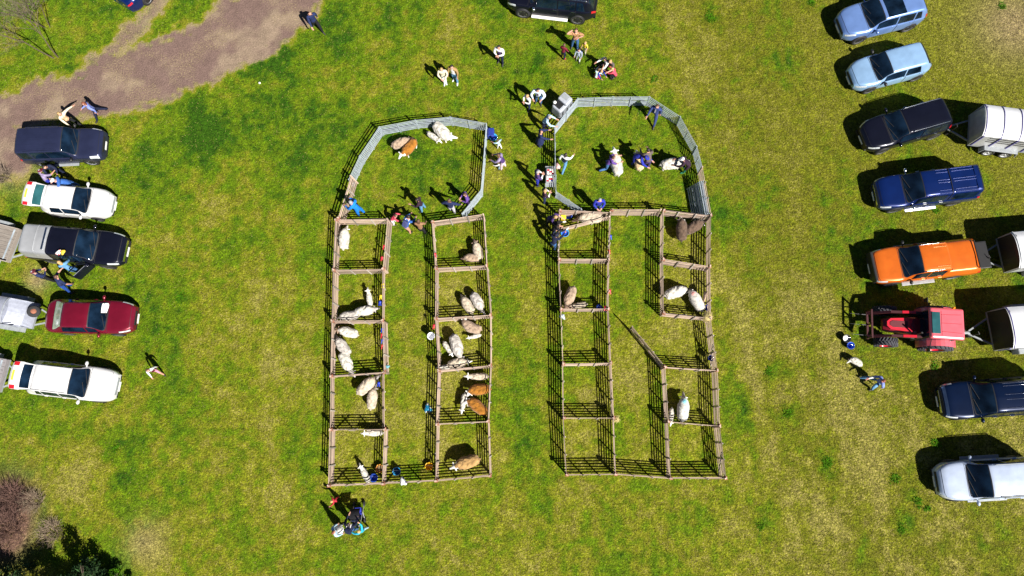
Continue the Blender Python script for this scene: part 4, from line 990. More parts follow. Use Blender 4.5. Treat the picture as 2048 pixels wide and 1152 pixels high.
# crates on trestle outside the right ring
o = thing('trestle_table', 'low grey table under two crates outside the right ring', 'table', G(1100, 353, .55) - Vector((0, 0, .55)))
MB().box((0, 0, .54), (.48, 1.10, .03)).build('table_top', GREYPL, o)
for x in (-.2, .2):
    for y in (-.5, .5): MB().bar((x, y, 0), (x, y, .53), .035).build('leg', GREYPL, o)
for k, (px, lb) in enumerate((((1101, 343.5), 'upper pale crate of red and white packets on the low table'), ((1099.5, 357.5), 'lower pale crate of blue, white and red packets on the low table'))):
    p = G(*px, .75); p.z = .557; o = thing('crate', lb, 'crate', p, 0, 'crates of packets on the low table')
    m = MB(); a, b, hh = .38, .34, .20; m.box((0, 0, .008), (a, b, .016))
    for s_ in (1, -1): m.box((s_ * (a / 2 - .012), 0, hh / 2), (.024, b, hh)); m.box((0, s_ * (b / 2 - .012), hh / 2), (a - .05, .024, hh))
    m.build('crate_shell', ALU, o)
    r = random.Random(k)
    for i in range(3):
        for j in range(3):
            MB().box((-.11 + .11 * i, -.095 + .095 * j, .10 + .05 * r.random()), (.095, .082, .14), (0, 0, r.uniform(-.1, .1)), bevel=.01).build('packet', r.choice([BRIGHTRED, PLATEW, BRIGHTRED if k == 0 else mat('bag_blue', (.01, .03, .3)), PLATEW]), o)
# grey plastic cart with a recessed basin at the top left corner of the right ring
A = G(1125, 205, .9); A.z = 0; CT = thing('plastic_cart', 'grey moulded plastic cart with dark recessed top by right ring corner', 'cart', A, R(46))
m = MB(); m.box((0, 0, .48), (1.02, .66, .80), bevel=.09, taper=.94); m.build('cart_body', mat('cart_grey', (.33, .35, .40), .5), CT)
MB().box((-.16, .06, .885), (.46, .40, .02), bevel=.005).build('basin', BLACK, CT)
MB().box((.20, .0, .98), (.50, .60, .22), bevel=.06).build('cart_hood', mat('cart_grey', (.33, .35, .40)), CT)
MB().box((.25, .04, 1.095), (.26, .34, .012)).build('hood_window', GREYPL, CT)
for x in (-.30, .02, .30): MB().box((x, -.335, .55), (.06, .02, .36)).build('slot', BLACK, CT)
MB().ell((-.28, .28, .95), (.09, .09, .08)).build('knob', PLATEW, CT)
for x in (-.38, .38):
    for y in (-.33, .33): MB().lathe([(.001, -.04), (.13, -.04), (.13, .04), (.001, .04)], 18, c=(x, y, .13), axis='Y').build('wheel', BLACK, CT)
# hay, sack, tub, bags
def heap(name, label, cat, px, z, r, h, m, n=160, seed=1):
    rr = random.Random(seed); p = G(*px, z + h * .5); p.z = z; b = MB(); b.ell((0, 0, h * .4), (r * .85, r * .85, h * .5))
    for k in range(n):
        a = rr.uniform(0, 6.28); q = r * math.sqrt(rr.random()); c = Vector((q * math.cos(a), q * math.sin(a), h * (1 - (q / r) ** 2) * rr.uniform(.6, 1.1))); d = Vector((rr.uniform(-1, 1), rr.uniform(-1, 1), rr.uniform(-.3, .4))).normalized() * .10
        b.bar(c - d, c + d, .008, .006)
    return tag(b.build(name, m, None, p), label, cat)
heap('hay_wad', 'straw coloured wad of hay on the hurdle corner below the marked sheep', 'hay', (1416, 633), .78, .25, .3, STRAW)
heap('hay_wad', 'wisp of dry hay caught on the aisle hurdle beside the bottom pen', 'hay', (1233, 838), .7, .14, .2, STRAW, 80, 3)
def rag(name, label, cat, px, z, r, h, m, seed=1, m2=None):
    rr = random.Random(seed); p = G(*px, z + h / 2); p.z = z
    b = MB(); nu, nv = 14, 8; vs = []
    for j in range(nv + 1):
        ph = math.pi * j / nv
        for i in range(nu):
            t = 2 * math.pi * i / nu; k = 1 + .22 * math.sin(3 * t + seed) * math.sin(ph) + rr.uniform(-.12, .12)
            vs.append((r[0] * k * math.sin(ph) * math.cos(t), r[1] * k * math.sin(ph) * math.sin(t), h / 2 + h / 2 * math.cos(ph) * (.85 + .2 * rr.random())))
    b.add(vs, [(j * nu + i, (j + 1) * nu + i, (j + 1) * nu + (i + 1) % nu, j * nu + (i + 1) % nu) for j in range(nv) for i in range(nu)], 0, True)
    if m2:
        for j in range(2, nv - 1):
            for i in range(0, nu, 3): b.m[j * nu + i] = 1
    return tag(b.build(name, [m, m2 or m], None, p, (0, 0, seed)), label, cat)
rag('carrier_bag', 'white and blue carrier bag slung over the bottom aisle hurdle', 'bag', (806, 963), .70, (.20, .14), .38, PLATEW, 2, mat('bag_blue', (.008, .025, .22)))
rag('carrier_bag', 'teal and white crumpled bag at the foot of the left aisle hurdle', 'bag', (856, 817), .0, (.22, .18), .34, mat('bag_teal', (.01, .16, .30), .4), 5, PLATEW)
rag('cloth_rag', 'faded teal rag tied at the corner of the third pen, left aisle', 'rag', (775, 733), .5, (.11, .08), .18, mat('rag_teal', (.10, .28, .34)), 3)
rag('feed_sack', 'pale blue plastic sack hung on the hurdle joint of left outer side, right block', 'sack', (1125, 633), .45, (.11, .15), .4, mat('sack_pale', (.45, .56, .62)), 4)
rag('feed_sack', 'tan folded sack hanging beside the hay wad, second right pen', 'sack', (1410, 592), .45, (.09, .28), .4, mat('sack_tan', (.40, .28, .20)), 6)
rag('bundle', 'pink bundle on the ground inside the left side of right ring', 'bundle', (1116, 333), .0, (.17, .13), .34, mat('bundle_pink', (.62, .38, .36)), 2)
rag('bundle', 'small heap of white, red and yellow things on the black pickup roof', 'bundle', (117, 505), 1.80, (.16, .11), .14, PLATEW, 1, BRIGHTRED)
rag('bundle', 'yellow cloth beside the small heap on the black pickup roof', 'cloth', (126, 504), 1.80, (.10, .13), .10, mat('cloth_yellow', (.72, .52, .04)), 3)
o = thing('plastic_tub', 'yellow square tub inside the narrow strip with one sheep', 'tub', G(1127, 434, .3) - Vector((0, 0, .3)))
MB().box((0, 0, .15), (.26, .24, .30), bevel=.03).build('tub_body', mat('tub_yellow', (.78, .62, .03), .4), o); MB().box((0, 0, .305), (.22, .20, .02)).build('lid', mat('tub_yellow', (.78, .62, .03)), o)
tag(MB().ell((0, 0, .06), (.06, .06, .06)).build('ball', PLATEW, None, G(520, 167)), 'lone white ball lying on the grass below the track', 'ball')
# show ribbons tied along the aisle hurdles
def ribbon(px, colr, label):
    p = G(*px, .92); o = thing('rosette', label, 'rosette', p, 0, 'rosettes tied to the aisle hurdles')
    m = mat('ribbon_' + colr[0], colr[1], .5)
    MB().lathe([(.001, .03), (.055, .025), (.07, .0), (.05, -.01), (.001, -.012)], 16).build('rosette_disc', m, o)
    for s_ in (-.025, .025): MB().box((s_ * 1.5, -.10, -.02), (.035, .16, .01), (.3, 0, s_ * 8)).build('ribbon_tail', m, o)
RR = ('red', (.55, .015, .04)); RB_ = ('blue', (.01, .04, .45)); RY = ('yellow', (.80, .55, .02))
for px, c, l in (((768, 492), RR, 'red rosette halfway along the top pen, left aisle'), ((764, 515), RR, 'red rosette near the lower end of the top pen, left aisle'), ((765.5, 569), RY, 'upper yellow rosette of the second pen, left aisle'), ((761.5, 592), RY, 'lower yellow rosette of the second pen, left aisle'), ((760, 604), RB_, 'blue rosette of the second pen, left aisle'),
                 ((764.5, 658), RB_, 'uppermost blue rosette of the third pen, left aisle'), ((764, 669), RR, 'upper red rosette of the third pen, left aisle'), ((765, 680), RB_, 'lower blue rosette of the third pen, left aisle'), ((765, 691), RR, 'lower red rosette of the third pen, left aisle'),
                 ((757.5, 766), RB_, 'blue rosette in the fourth pen above the cream sheep'), ((1221, 472), RB_, 'blue rosette on the top pen, right aisle'), ((1218, 501), RR, 'red rosette on the top pen, right aisle'), ((1219.5, 581), RR, 'red rosette on the second pen, right aisle'), ((1211, 614), RR, 'red rosette next to the small blue bucket'), ((870, 508), RR, 'red rosette facing the left aisle from the top right pen'), ((868, 651), RR, 'red rosette above the hung white bucket')):
    ribbon(px, c, l)
# ------------------------------------------------------------------ sheep
def remesh(mb, voxel):
    me = mb.mesh('tmp', SKIN); o = bpy.data.objects.new('tmp', me); C.objects.link(o)
    md = o.modifiers.new('r', 'REMESH'); md.mode = 'VOXEL'; md.voxel_size = voxel
    sm = o.modifiers.new('s', 'SMOOTH'); sm.iterations = 3; sm.factor = .5
    dg = bpy.context.evaluated_depsgraph_get(); r = bpy.data.meshes.new_from_object(o.evaluated_get(dg)); bpy.data.objects.remove(o)
    return r
def sheep_mesh(head_yaw=0., graze=.6, lamb=False, bend=0.):
    """nose along +x, length about 1.3; regions: 0 fleece, 1 face and legs, 2 ears"""
    m = MB()
    k = .72 if lamb else 1.0     # lambs are slimmer for their length
    def bx(x): return bend * x * abs(x) * 0 + bend * x * x
    for x in np.linspace(-.44, .40, 17):
        u_ = (x + .02) / .62; pr = math.sqrt(max(0, 1 - abs(u_) ** 2.6)); w = .275 * pr + .02; hh = .27 * pr + .02
        if x > .2: w *= 1 - .7 * (x - .2); 
        m.ell((x, bx(x), .61 + .02 * x), (.16, w * k, hh * (.82 if lamb else 1)), nu=20, nv=14)
    m.ell((-.60, bx(-.60), .56), (.08, .05, .12))
    sh = Vector((.44, bx(.44), .68)); cy, sy = math.cos(head_yaw), math.sin(head_yaw)
    hd = sh + Vector((.22 * cy, .22 * sy, .26 - .60 * graze))
    for t in np.linspace(0, 1, 6): p = sh.lerp(hd, t); r = .15 - .06 * t; m.ell(p, (r, r, r))
    nose = hd + Vector((.20 * cy, .20 * sy, -.12 - .05 * graze))
    for t in np.linspace(0, 1, 5): p = hd.lerp(nose, t); r = .088 - .034 * t; m.ell(p, (r, r, r))
    side = Vector((-sy, cy, 0)); fw = Vector((cy, sy, 0))
    for s_ in (1, -1):
        for t in np.linspace(0, 1, 4): m.ell(hd + side * s_ * (.06 + .13 * t) - fw * .05 + Vector((0, 0, .03)), (.045, .045, .03))
    for x, y in ((.30, .13), (.30, -.13), (-.40, .13), (-.40, -.13)):
        yb = y * (k * .9) + bx(x); q = random.uniform(-.05, .05)
        hk = (-.07 if x < 0 else .02)
        pts = [Vector((x, yb, .5)), Vector((x + hk + q, yb, .27)), Vector((x + q, yb, .08)), Vector((x + q + .03, yb, .03))]
        for (a, b), r0, r1 in zip(zip(pts[:-1], pts[1:]), (.075, .042, .036), (.045, .036, .040)):
            for t in np.linspace(0, 1, 6): p = a.lerp(b, t); r = r0 + (r1 - r0) * t; m.ell(p, (r, r, r), nu=10, nv=6)
    me = remesh(m, .026)
    n = len(me.vertices); co = np.empty(n * 3, np.float32); me.vertices.foreach_get('co', co); co = co.reshape(-1, 3)
    nr = np.empty(n * 3, np.float32); me.vertices.foreach_get('normal', nr); nr = nr.reshape(-1, 3)
    wool = (co[:, 2] > .36) & (co[:, 0] < .44)
    d = (fbm(co[:, 0] * 1 + co[:, 2], co[:, 1] + co[:, 2] * .5, .11, 2, 3) - .5) * .075
    co = co + nr * (d * wool)[:, None]; me.vertices.foreach_set('co', co.astype(np.float32).ravel())
    np_ = len(me.polygons); idx = np.zeros(np_, np.int32); ce = np.empty(np_ * 3, np.float32); me.polygons.foreach_get('center', ce); ce = ce.reshape(-1, 3)
    rel = ce - np.array(hd); f_ = rel @ np.array(fw); l_ = np.abs(rel @ np.array(side))
    face = (np.linalg.norm(rel - np.array(fw) * .08, axis=1) < .27) & (f_ > -.06)
    legs = ce[:, 2] < .36
    legs &= ~((ce[:, 0] > .40) & (ce[:, 2] > .15))
    idx[face | (legs)] = 1; idx[(np.linalg.norm(rel, axis=1) < .3) & (l_ > .10) & (f_ < .06) & (ce[:, 0] > .45)] = 2
    me.materials.clear()
    for _ in range(3): me.materials.append(None)
    me.polygons.foreach_set('material_index', idx); me.polygons.foreach_set('use_smooth', [True] * np_)
    me.name = 'lamb' if lamb else 'sheep'
    return me
def wool(name, c, var=.14): return mat('wool_' + name, c, .95, 0, 0, var * 2.6, 6, 1.0, 22, .1, .15)
WHITEW = wool('white', (.50, .475, .42)); CREAM = wool('cream', (.44, .37, .285)); GREYW = wool('grey', (.40, .37, .34)); TANW = wool('tan', (.32, .235, .17)); BROWN = wool('brown', (.105, .070, .050)); GING = wool('ginger', (.27, .11, .016)); SAND = wool('sand', (.33, .20, .08))
FW = mat('face_white', (.72, .70, .66), .8); FB = mat('face_brown', (.08, .05, .04), .8); FG = mat('face_grey', (.34, .31, .30), .8); FT = mat('face_tan', (.30, .20, .15), .8); FK = mat('face_black', (.02, .018, .02), .8)
# photograph tones of a few rams with colour raddle on the fleece
def marked(name, base, col, where, rad):
    if name in MATS: return MATS[name]
    m = mat(name, base, .95, 0, 0, .1, 7, 1.0, 34, .1, .15); nt = m.node_tree; b = nt.nodes['Principled BSDF']
    src = b.inputs['Base Color'].links[0].from_socket
    tc = nt.nodes.new('ShaderNodeTexCoord'); vm = nt.nodes.new('ShaderNodeVectorMath'); vm.operation = 'DISTANCE'; vm.inputs[1].default_value = where
    nz = nt.nodes.new('ShaderNodeTexNoise'); nz.inputs['Scale'].default_value = 9; ad = nt.nodes.new('ShaderNodeMath'); ad.operation = 'MULTIPLY_ADD'; ad.inputs[1].default_value = .16
    nt.links.new(tc.outputs['Object'], vm.inputs[0]); nt.links.new(tc.outputs['Object'], nz.inputs['Vector'])
    mr = nt.nodes.new('ShaderNodeMapRange'); mr.inputs[1].default_value = rad + .12; mr.inputs[2].default_value = rad; 
    nt.links.new(nz.outputs['Fac'], ad.inputs[0]); nt.links.new(vm.outputs['Value'], ad.inputs[2]); nt.links.new(ad.outputs[0], mr.inputs[0])
    mx = nt.nodes.new('ShaderNodeMix'); mx.data_type = 'RGBA'; nt.links.new(mr.outputs[0], mx.inputs['Factor']); nt.links.new(src, mx.inputs['A']); mx.inputs['B'].default_value = (*col, 1)
    nt.links.new(mx.outputs['Result'], b.inputs['Base Color']); return m
BLUEMARK = marked('wool_blue_mark', (.52, .51, .47), (.20, .50, .60), (.38, 0, .85), .13)
PINKMARK = marked('wool_pink_mark', (.52, .49, .45), (.62, .28, .26), (.40, 0, .85), .12)
SM = {}
def sm(k):
    if k not in SM:
        yaw, gr, lb, bd = {'up': (0, .15, 0, 0), 'graze': (0, .95, 0, 0), 'left': (.9, .5, 0, .10), 'right': (-.9, .5, 0, -.10), 'curl': (1.3, .55, 0, .35), 'curlr': (-1.3, .55, 0, -.35), 'lamb': (0, .2, 1, 0), 'lambl': (.8, .5, 1, .12), 'mid': (.15, .55, 0, .03)}[k]
        SM[k] = sheep_mesh(yaw, gr, bool(lb), bd)
    return SM[k]
def animal(px, head, kind, length, mats, label, zc=.55, cat=None):
    lam = kind.startswith('lamb'); s_ = length * (.92 if lam else .87) / 1.30
    p = G(*px, zc * s_ * 1.0); p.z = 0
    me = sm(kind); o = bpy.data.objects.new('lamb' if lam else 'sheep', me); C.objects.link(o)
    # photo point is the middle of the back: body centre sits near x = 0.05
    u = Vector((math.cos(R(head)), math.sin(R(head)), 0)); o.location = p - u * .06 * s_; o.rotation_euler = (0, 0, R(head)); o.scale = (s_, s_ * (1.0), s_)
    for i, m in enumerate(mats): o.material_slots[i].link = 'OBJECT'; o.material_slots[i].material = m
    return tag(o, label, cat or ('lamb' if lam else 'sheep'), 'lambs in the pens and ring' if lam else 'sheep in the pens and rings')
WW = (WHITEW, FW, FW); CC_ = (CREAM, FT, FT)
# left ring
animal((886, 266), -48, 'left', 1.55, WW, 'big white sheep near the top edge of the left ring')
animal((868, 275), -38, 'lamb', .95, (WHITEW, FW, FW), 'small white lamb beside the big white sheep in the left ring')
animal((804, 286), 20, 'mid', 1.25, (TANW, FB, FB), 'tan sheep with a dark head in the left ring')
animal((817, 298), 233, 'up', 1.35, (GING, FW, FW), 'ginger sheep with a white face in the left ring')
# left block, left column
animal((689, 476), 88, 'graze', 1.35, WW, 'white sheep along the outer hurdle of the top left pen')
animal((739, 597), 100, 'lamb', .95, WW, 'white lamb standing head up in the second left pen')
animal((732, 622), 8, 'mid', 1.25, (WHITEW, FG, FG), 'white sheep facing the aisle in the second left pen')
animal((697, 632), 186, 'graze', 1.2, (GREYW, FG, FG), 'grey fleeced sheep behind the lower hurdle of the second left pen')
animal((695, 664), 165, 'mid', 1.25, (WHITEW, FT, FT), 'topmost of three pale sheep in the third left pen')
animal((685, 692), 128, 'graze', 1.30, (GREYW, FG, FG), 'middle, greyer one of three pale sheep in the third left pen')
animal((694, 726), -62, 'graze', 1.35, (WHITEW, FG, FG), 'lowest of three pale sheep in the third left pen')
animal((735, 770), 43, 'graze', 1.40, (CREAM, FG, FK), 'large cream sheep across the fourth left pen')
animal((745, 796), 84, 'graze', 1.25, (CREAM, FG, FG), 'narrow cream sheep along the aisle hurdle of the fourth left pen')
animal((747, 866), 182, 'lamb', 1.0, WW, 'white lamb at the top corner of the bottom left pen')
animal((730, 948), 118, 'lamb', .98, WW, 'white lamb striped by hurdle shadow in the bottom left pen')
# left block, right column
animal((955, 501), 105, 'mid', 1.2, (CREAM, FT, FT), 'upright cream sheep in the top right pen of left block')
animal((944, 516), 178, 'graze', 1.12, (TANW, FT, FT), 'tan brown sheep in the top right pen of left block')
animal((934, 609), 122, 'graze', 1.2, (CREAM, FG, FG), 'left one of two cream sheep side by side, left block')
animal((956, 605), 300, 'graze', 1.25, (GREYW, FG, FK), 'right one of two cream sheep side by side, left block')
animal((940, 654), 155, 'curlr', 1.30, (TANW, FW, FW), 'curled tan grey sheep in third right pen of left block')
animal((949, 673), 195, 'lamb', .72, WW, 'small lamb beside the curled tan grey sheep')
animal((914, 694), 288, 'graze', 1.45, (GREYW, FG, FG), 'large pale sheep in the middle of third right pen, left block')
animal((896, 697), 304, 'lamb', .85, WW, 'lamb left of the large pale sheep, third right pen')
animal((917, 726), 10, 'graze', 1.2, (CREAM, FW, FW), 'sheep striped by hurdle shadow at the bottom of third right pen')
animal((893, 734), 185, 'lamb', .80, WW, 'lamb half hidden behind the lower hurdle of third right pen')
animal((955, 753), 180, 'lamb', 1.12, (CREAM, FW, FW), 'pale sheep at the top of the fourth right pen, left block')
animal((956, 779), 185, 'left', 1.35, (GING, FW, FW), 'upper ginger sheep with a white face, fourth right pen')
animal((953, 811), 142, 'left', 1.40, (GING, FW, FW), 'lower ginger sheep with a white face, fourth right pen')
animal((927, 805), 262, 'lamb', .95, (WHITEW, FW, FW), 'thin white lamb between the ginger sheep and the aisle')
animal((932, 925), 196, 'mid', 1.5, (SAND, FW, FW), 'sandy fleeced sheep with a white face, bottom right pen')
# right block
animal((1178, 437), 182, 'graze', 1.5, (CREAM, FT, FT), 'cream sheep lying along the narrow strip at the top', .5)
animal((1139, 595), 248, 'graze', 1.30, (TANW, FT, FT), 'tan sheep by the outer hurdle of the second left pen, right block')
animal((1156, 611), 190, 'lamb', .95, (CREAM, FT, FT), 'cream lamb behind the hurdle shadow, second left pen of right block')
animal((1363, 458), 88, 'graze', 1.40, (BROWN, FW, FW), 'upright brown sheep with white face, top right pen')
animal((1390, 453), 30, 'graze', 1.30, (BROWN, FB, FW), 'slanting brown sheep by the outer hurdle, top right pen')
animal((1353, 584), 18, 'graze', 1.40, (WHITEW, FK, FK), 'white black faced sheep in the second right pen')
animal((1391, 600), 118, 'graze', 1.40, (PINKMARK, FG, FW), 'white sheep with a pink raddle mark beside the hay')
animal((1366, 816), 82, 'graze', 1.40, (BLUEMARK, FG, FW), 'white sheep with a blue raddle mark in the fourth right pen')
animal((1342, 832), 262, 'lamb', .82, WW, 'lamb pressed against the aisle hurdle of the fourth right pen')
# right ring
animal((1232, 327), 100, 'up', 1.50, (WHITEW, FW, FW), 'white sheep held by the kneeling handler in the right ring')
animal((1277, 321), 95, 'graze', 1.25, (wool('straw', (.56, .42, .24)), FW, FW), 'straw coloured sheep being examined in the right ring')
animal((1346, 328), 6, 'up', 1.45, (WHITEW, FG, FG), 'white sheep held by the handler in green boots')
# dog curled on the grass
animal((1709, 722), 150, 'curl', .82, (WHITEW, FW, FB), 'white dog curled on the grass beside the sitting person', .45, 'dog').name = 'dog'
# ------------------------------------------------------------------ people
PEOPLE = []
EYE = MB().ell((0, 0, 0), (.013, .010, .010), nu=8, nv=6).mesh('eye', mat('eye_dark', (.02, .015, .012), .2))
SHOE = mat('shoe_dark', (.02, .018, .016), .6)
def rotx(v, a): c, s = math.cos(a), math.sin(a); return Vector((v.x, v.y * c + v.z * s, v.z * c - v.y * s))   # lean forward (+y)
POSES = dict(
    stand=dict(la=6, ra=-4, lk=2, rk=2, l=(6, 12, 18, 2), r=(10, 12, 18, 2)),
    walk=dict(la=26, ra=-20, lk=8, rk=22, l=(-25, 8, 20), r=(28, 8, 25)),
    stride=dict(la=30, ra=-28, lk=5, rk=12, l=(-20, 10, 30), r=(35, 10, 35)),
    clasp=dict(la=3, ra=-3, lk=2, rk=2, l=(18, 14, 62, -38), r=(18, 14, 62, -38)),
    fold=dict(la=5, ra=-2, lk=3, rk=3, l=(22, 12, 85, -52), r=(22, 12, 80, -52)),
    rail=dict(la=8, ra=-2, lk=4, rk=4, t=24, l=(34, 14, 44, -14), r=(38, 14, 38, -10)),
    bend=dict(la=22, ra=10, lk=26, rk=22, t=62, l=(46, 10, 22, -10), r=(40, 10, 26, -10)),
    stoop=dict(la=14, ra=4, lk=14, rk=14, t=38, l=(38, 10, 30, -14), r=(32, 10, 34, -14)),
    hips=dict(la=4, ra=-4, lk=2, rk=2, ab=6, l=(-14, 46, 70, -60), r=(120, 62, 140, -50), look=-12),
    sit=dict(la=88, ra=84, lk=62, rk=55, ab=12, t=16, l=(38, 16, 42, -10), r=(34, 16, 48, -10)),
    cross=dict(la=86, ra=84, lk=100, rk=104, ab=34, t=22, l=(42, 14, 50, -20), r=(42, 14, 50, -20)),
    sideleg=dict(la=96, ra=78, lk=118, rk=40, ab=24, t=10, l=(-20, 20, 10), r=(40, 12, 40, -10)),
    kneel=dict(la=70, ra=-4, lk=86, rk=92, t=24, l=(46, 10, 34, -12), r=(42, 10, 40, -12)),
    squat=dict(la=96, ra=92, lk=128, rk=126, ab=14, t=34, l=(58, 12, 40, -8), r=(58, 12, 40, -8)),
    toddler=dict(la=10, ra=-8, lk=6, rk=6, ab=5, t=6, l=(60, 30, 10), r=(20, 40, 20)),
    reach=dict(la=12, ra=-12, lk=4, rk=8, t=20, l=(68, 20, 10, 0), r=(-10, 14, 30)),
)
def person(px, face, h, label, pose='stand', top=None, bottom=None, shoe=None, sleeve=None, skin=None, front=None, hair=None, hairlen=0, hat=None, brim=False, bulk=1.0, skirt=None, tie=None, pack=None, z0=0.0, group=None, **ov):
    """px: photo point midway between the feet (or under the seat); face: heading in degrees"""
    q = dict(POSES[pose]); q.update(ov); T = R(q.get('t', 3)); ab = R(q.get('ab', 4)); s = h / 1.75; kid = max(0, 1.55 - h); hs = 1 + kid * .62
    skin = skin or SKIN; top = top or cloth('navy', (.02, .03, .09)); bottom = bottom or cloth('dark', (.02, .022, .03)); shoe = shoe or SHOE; sleeve = sleeve or top
    up = lambda d: rotx(Vector((0, 0, d)), T)
    fwd = rotx(Vector((0, 1, 0)), T)
    V = []; Rr = []; E_ = []; tg = []
    def add(p, r, par=None, t=None, r2=None):
        V.append(Vector(p)); i = len(V) - 1
        g_ = 1.0 if t in ('hand', 'skin') else (1.30 if t in ('top', 'bottomtop') or t is None else 1.26)
        Rr.append((r * g_, (r2 or r) * g_))
        if par is not None: E_.append((par, i)); tg.append((par, i, t))
        return i
    zh = .52 * h
    P = Vector((0, 0, zh)); b = bulk
    i0 = add(P, .128 * s * b, r2=.105 * s * b)
    i1 = add(P + up(.10 * h), .122 * s * b, i0, 'bottomtop', .098 * s * b)
    i2 = add(P + up(.215 * h), .158 * s * b, i1, 'top', .112 * s * b)
    i3 = add(P + up(.275 * h), .125 * s * b, i2, 'top', .085 * s * b)
    nb = P + up(.312 * h); i4 = add(nb, .056 * s, i3, 'top')
    Th = T * .45 + R(q.get('look', 6)); hu = rotx(Vector((0, 0, 1)), Th); hf = rotx(Vector((0, 1, 0)), Th)
    hy = R(q.get('turn', 0)); hx = Vector((1, 0, 0)); hf2 = hf * math.cos(hy) + hx * math.sin(hy); hx2 = hx * math.cos(hy) - hf * math.sin(hy)
    j = add(nb + hu * .045 * h * hs + hf2 * .018 * h, .066 * s * hs, i4, 'skin', .070 * s * hs)
    hc = nb + hu * .088 * h * hs + hf2 * .010 * h
    k = add(hc, .082 * s * hs, j, 'skin', .094 * s * hs); add(hc + hu * .034 * h * hs, .062 * s * hs, k, 'skin', .072 * s * hs)
    n_ = add(hc + hf2 * .058 * h * hs - hu * .008 * h, .013 * s, k, 'skin')
    for sd in (1, -1): add(hc + hx2 * sd * .050 * h * hs - hu * .004 * h, .014 * s, k, 'skin')
    for sd, A in ((-1, q['l']), (1, q['r'])):
        a, e, fl = R(A[0]), R(A[1]), R(A[2]); e2 = R(A[3]) if len(A) > 3 else e * .35
        sh = P + up(.272 * h) + Vector((sd * .112 * h * (.9 + .1 * b), 0, 0))
        d1 = Vector((sd * math.sin(e), math.sin(a) * math.cos(e), -math.cos(a) * math.cos(e))); d2 = Vector((sd * math.sin(e2), math.sin(a + fl) * math.cos(e2), -math.cos(a + fl) * math.cos(e2)))
        si = add(sh, .070 * s * b, i3, 'sleeve'); el = add(sh + d1 * .17 * h, .050 * s * b, si, 'sleeve')
        wr_ = V[el] + d2 * .15 * h; wi = add(wr_, .032 * s, el, 'fore')
        pi = add(wr_ + d2 * .045 * h, .034 * s, wi, 'hand', .018 * s)
        side = d2.cross(Vector((0, 0, 1)) if abs(d2.z) < .9 else Vector((0, 1, 0))).normalized(); curl = d2.cross(side)
        for m_, (o_, ln) in enumerate(((-.022, .038), (-.008, .046), (.007, .043), (.021, .033))):
            f1 = add(V[pi] + d2 * .030 * h + side * o_ * 1.35 * s, .0095 * s, pi, 'hand'); add(V[f1] + d2 * ln * .55 * h + curl * .012 * h, .0075 * s, f1, 'hand')
        t1 = add(wr_ + d2 * .030 * h + side * .048 * s, .011 * s, wi, 'hand'); add(V[t1] + d2 * .028 * h + side * .008, .009 * s, t1, 'hand')
    zmin = 1e9
    for sd, a, kn in ((-1, R(q['la']), R(q['lk'])), (1, R(q['ra']), R(q['rk']))):
        hp = P + Vector((sd * .050 * h, 0, -.03 * h)); c = math.cos(ab)
        kd = Vector((sd * math.sin(ab), math.sin(a) * c, -math.cos(a) * c)); sd2 = Vector((sd * math.sin(ab) * .4, math.sin(a - kn), -math.cos(a - kn)))
        hi = add(hp, .088 * s * b, i0, 'bottom'); ki = add(hp + kd * .235 * h, .062 * s * (b * .5 + .5), hi, 'bottom'); ank = V[ki] + sd2 * .235 * h
        ai = add(ank, .045 * s, ki, 'shin')
        td = Vector((sd * .25, 1, -.12 if kn < .8 else -.9 * (a < .3))); td.normalize()
        if a - kn > .5: td = Vector((sd * .3, .45, .85)).normalized()
        add(ank + td * .035 * h - Vector((0, 0, .020 * h)), .042 * s, ai, 'shoe', .036 * s); add(ank + td * .105 * h - Vector((0, 0, .026 * h)), .034 * s, len(V) - 1, 'shoe', .026 * s)
    zmin = min(v.z - r[1] * (.85 if i not in (i0,) else .95) for i, (v, r) in enumerate(zip(V, Rr)))
    V = [v - Vector((0, 0, zmin)) for v in V]; hc = hc - Vector((0, 0, zmin)); dz = zmin
    foot = G(*px, z0) if q.get('atfeet', True) else G(*px, z0)
    root = thing('person', label, 'person', (foot.x, foot.y, z0), R(face - 90), group)
    me = bpy.data.meshes.new('body'); me.from_pydata([tuple(v) for v in V], E_, [])
    o = put('body', me, root); md = o.modifiers.new('k', 'SKIN'); md.branch_smoothing = .6; md.use_smooth_shade = True
    for i, r in enumerate(Rr): me.skin_vertices[0].data[i].radius = r; me.skin_vertices[0].data[i].use_root = (i == 0)
    o.modifiers.new('s', 'SUBSURF').levels = 1; o.modifiers['s'].render_levels = 1
    ms = dict(skin=skin, top=top, bottom=bottom, bottomtop=top, shoe=shoe, sleeve=sleeve, fore=q.get('fore') or sleeve, hand=q.get('glove') or skin, shin=q.get('shin') or bottom)
    PEOPLE.append((o, [(V[a].copy(), V[c].copy(), t) for a, c, t in tg], ms, front, fwd, T))
    # hair, hat and worn things
    ax = Matrix((hx2, hf2, hu)).transposed()
    if hair is not None and not (hat is not None and hairlen == 0 and False):
        m = MB(); vs = []; nu, nv = 14, 9; rx, ry, rz = .094 * s * hs, .106 * s * hs, .112 * s * hs
        keepv = []
        for jn in range(nv + 1):
            ph = math.pi * jn / nv
            for i in range(nu):
                t = 2 * math.pi * i / nu; p = Vector((rx * math.sin(ph) * math.cos(t), ry * math.sin(ph) * math.sin(t), rz * math.cos(ph)))
                ok = (p.z > -.02 * s and (p.z > .062 * s * hs or p.y < .022 * s)) or (p.y < -.02 * s)
                if p.y < -.01 and p.z < 0 and hairlen: p.z *= 1 + 2.4 * hairlen; p.x *= 1 + .15 * hairlen
                keepv.append(ok); vs.append(hc + ax @ (p * (1 + .05 * math.sin(5 * t + jn)) + Vector((0, -.010 * s, .020 * s * hs))))
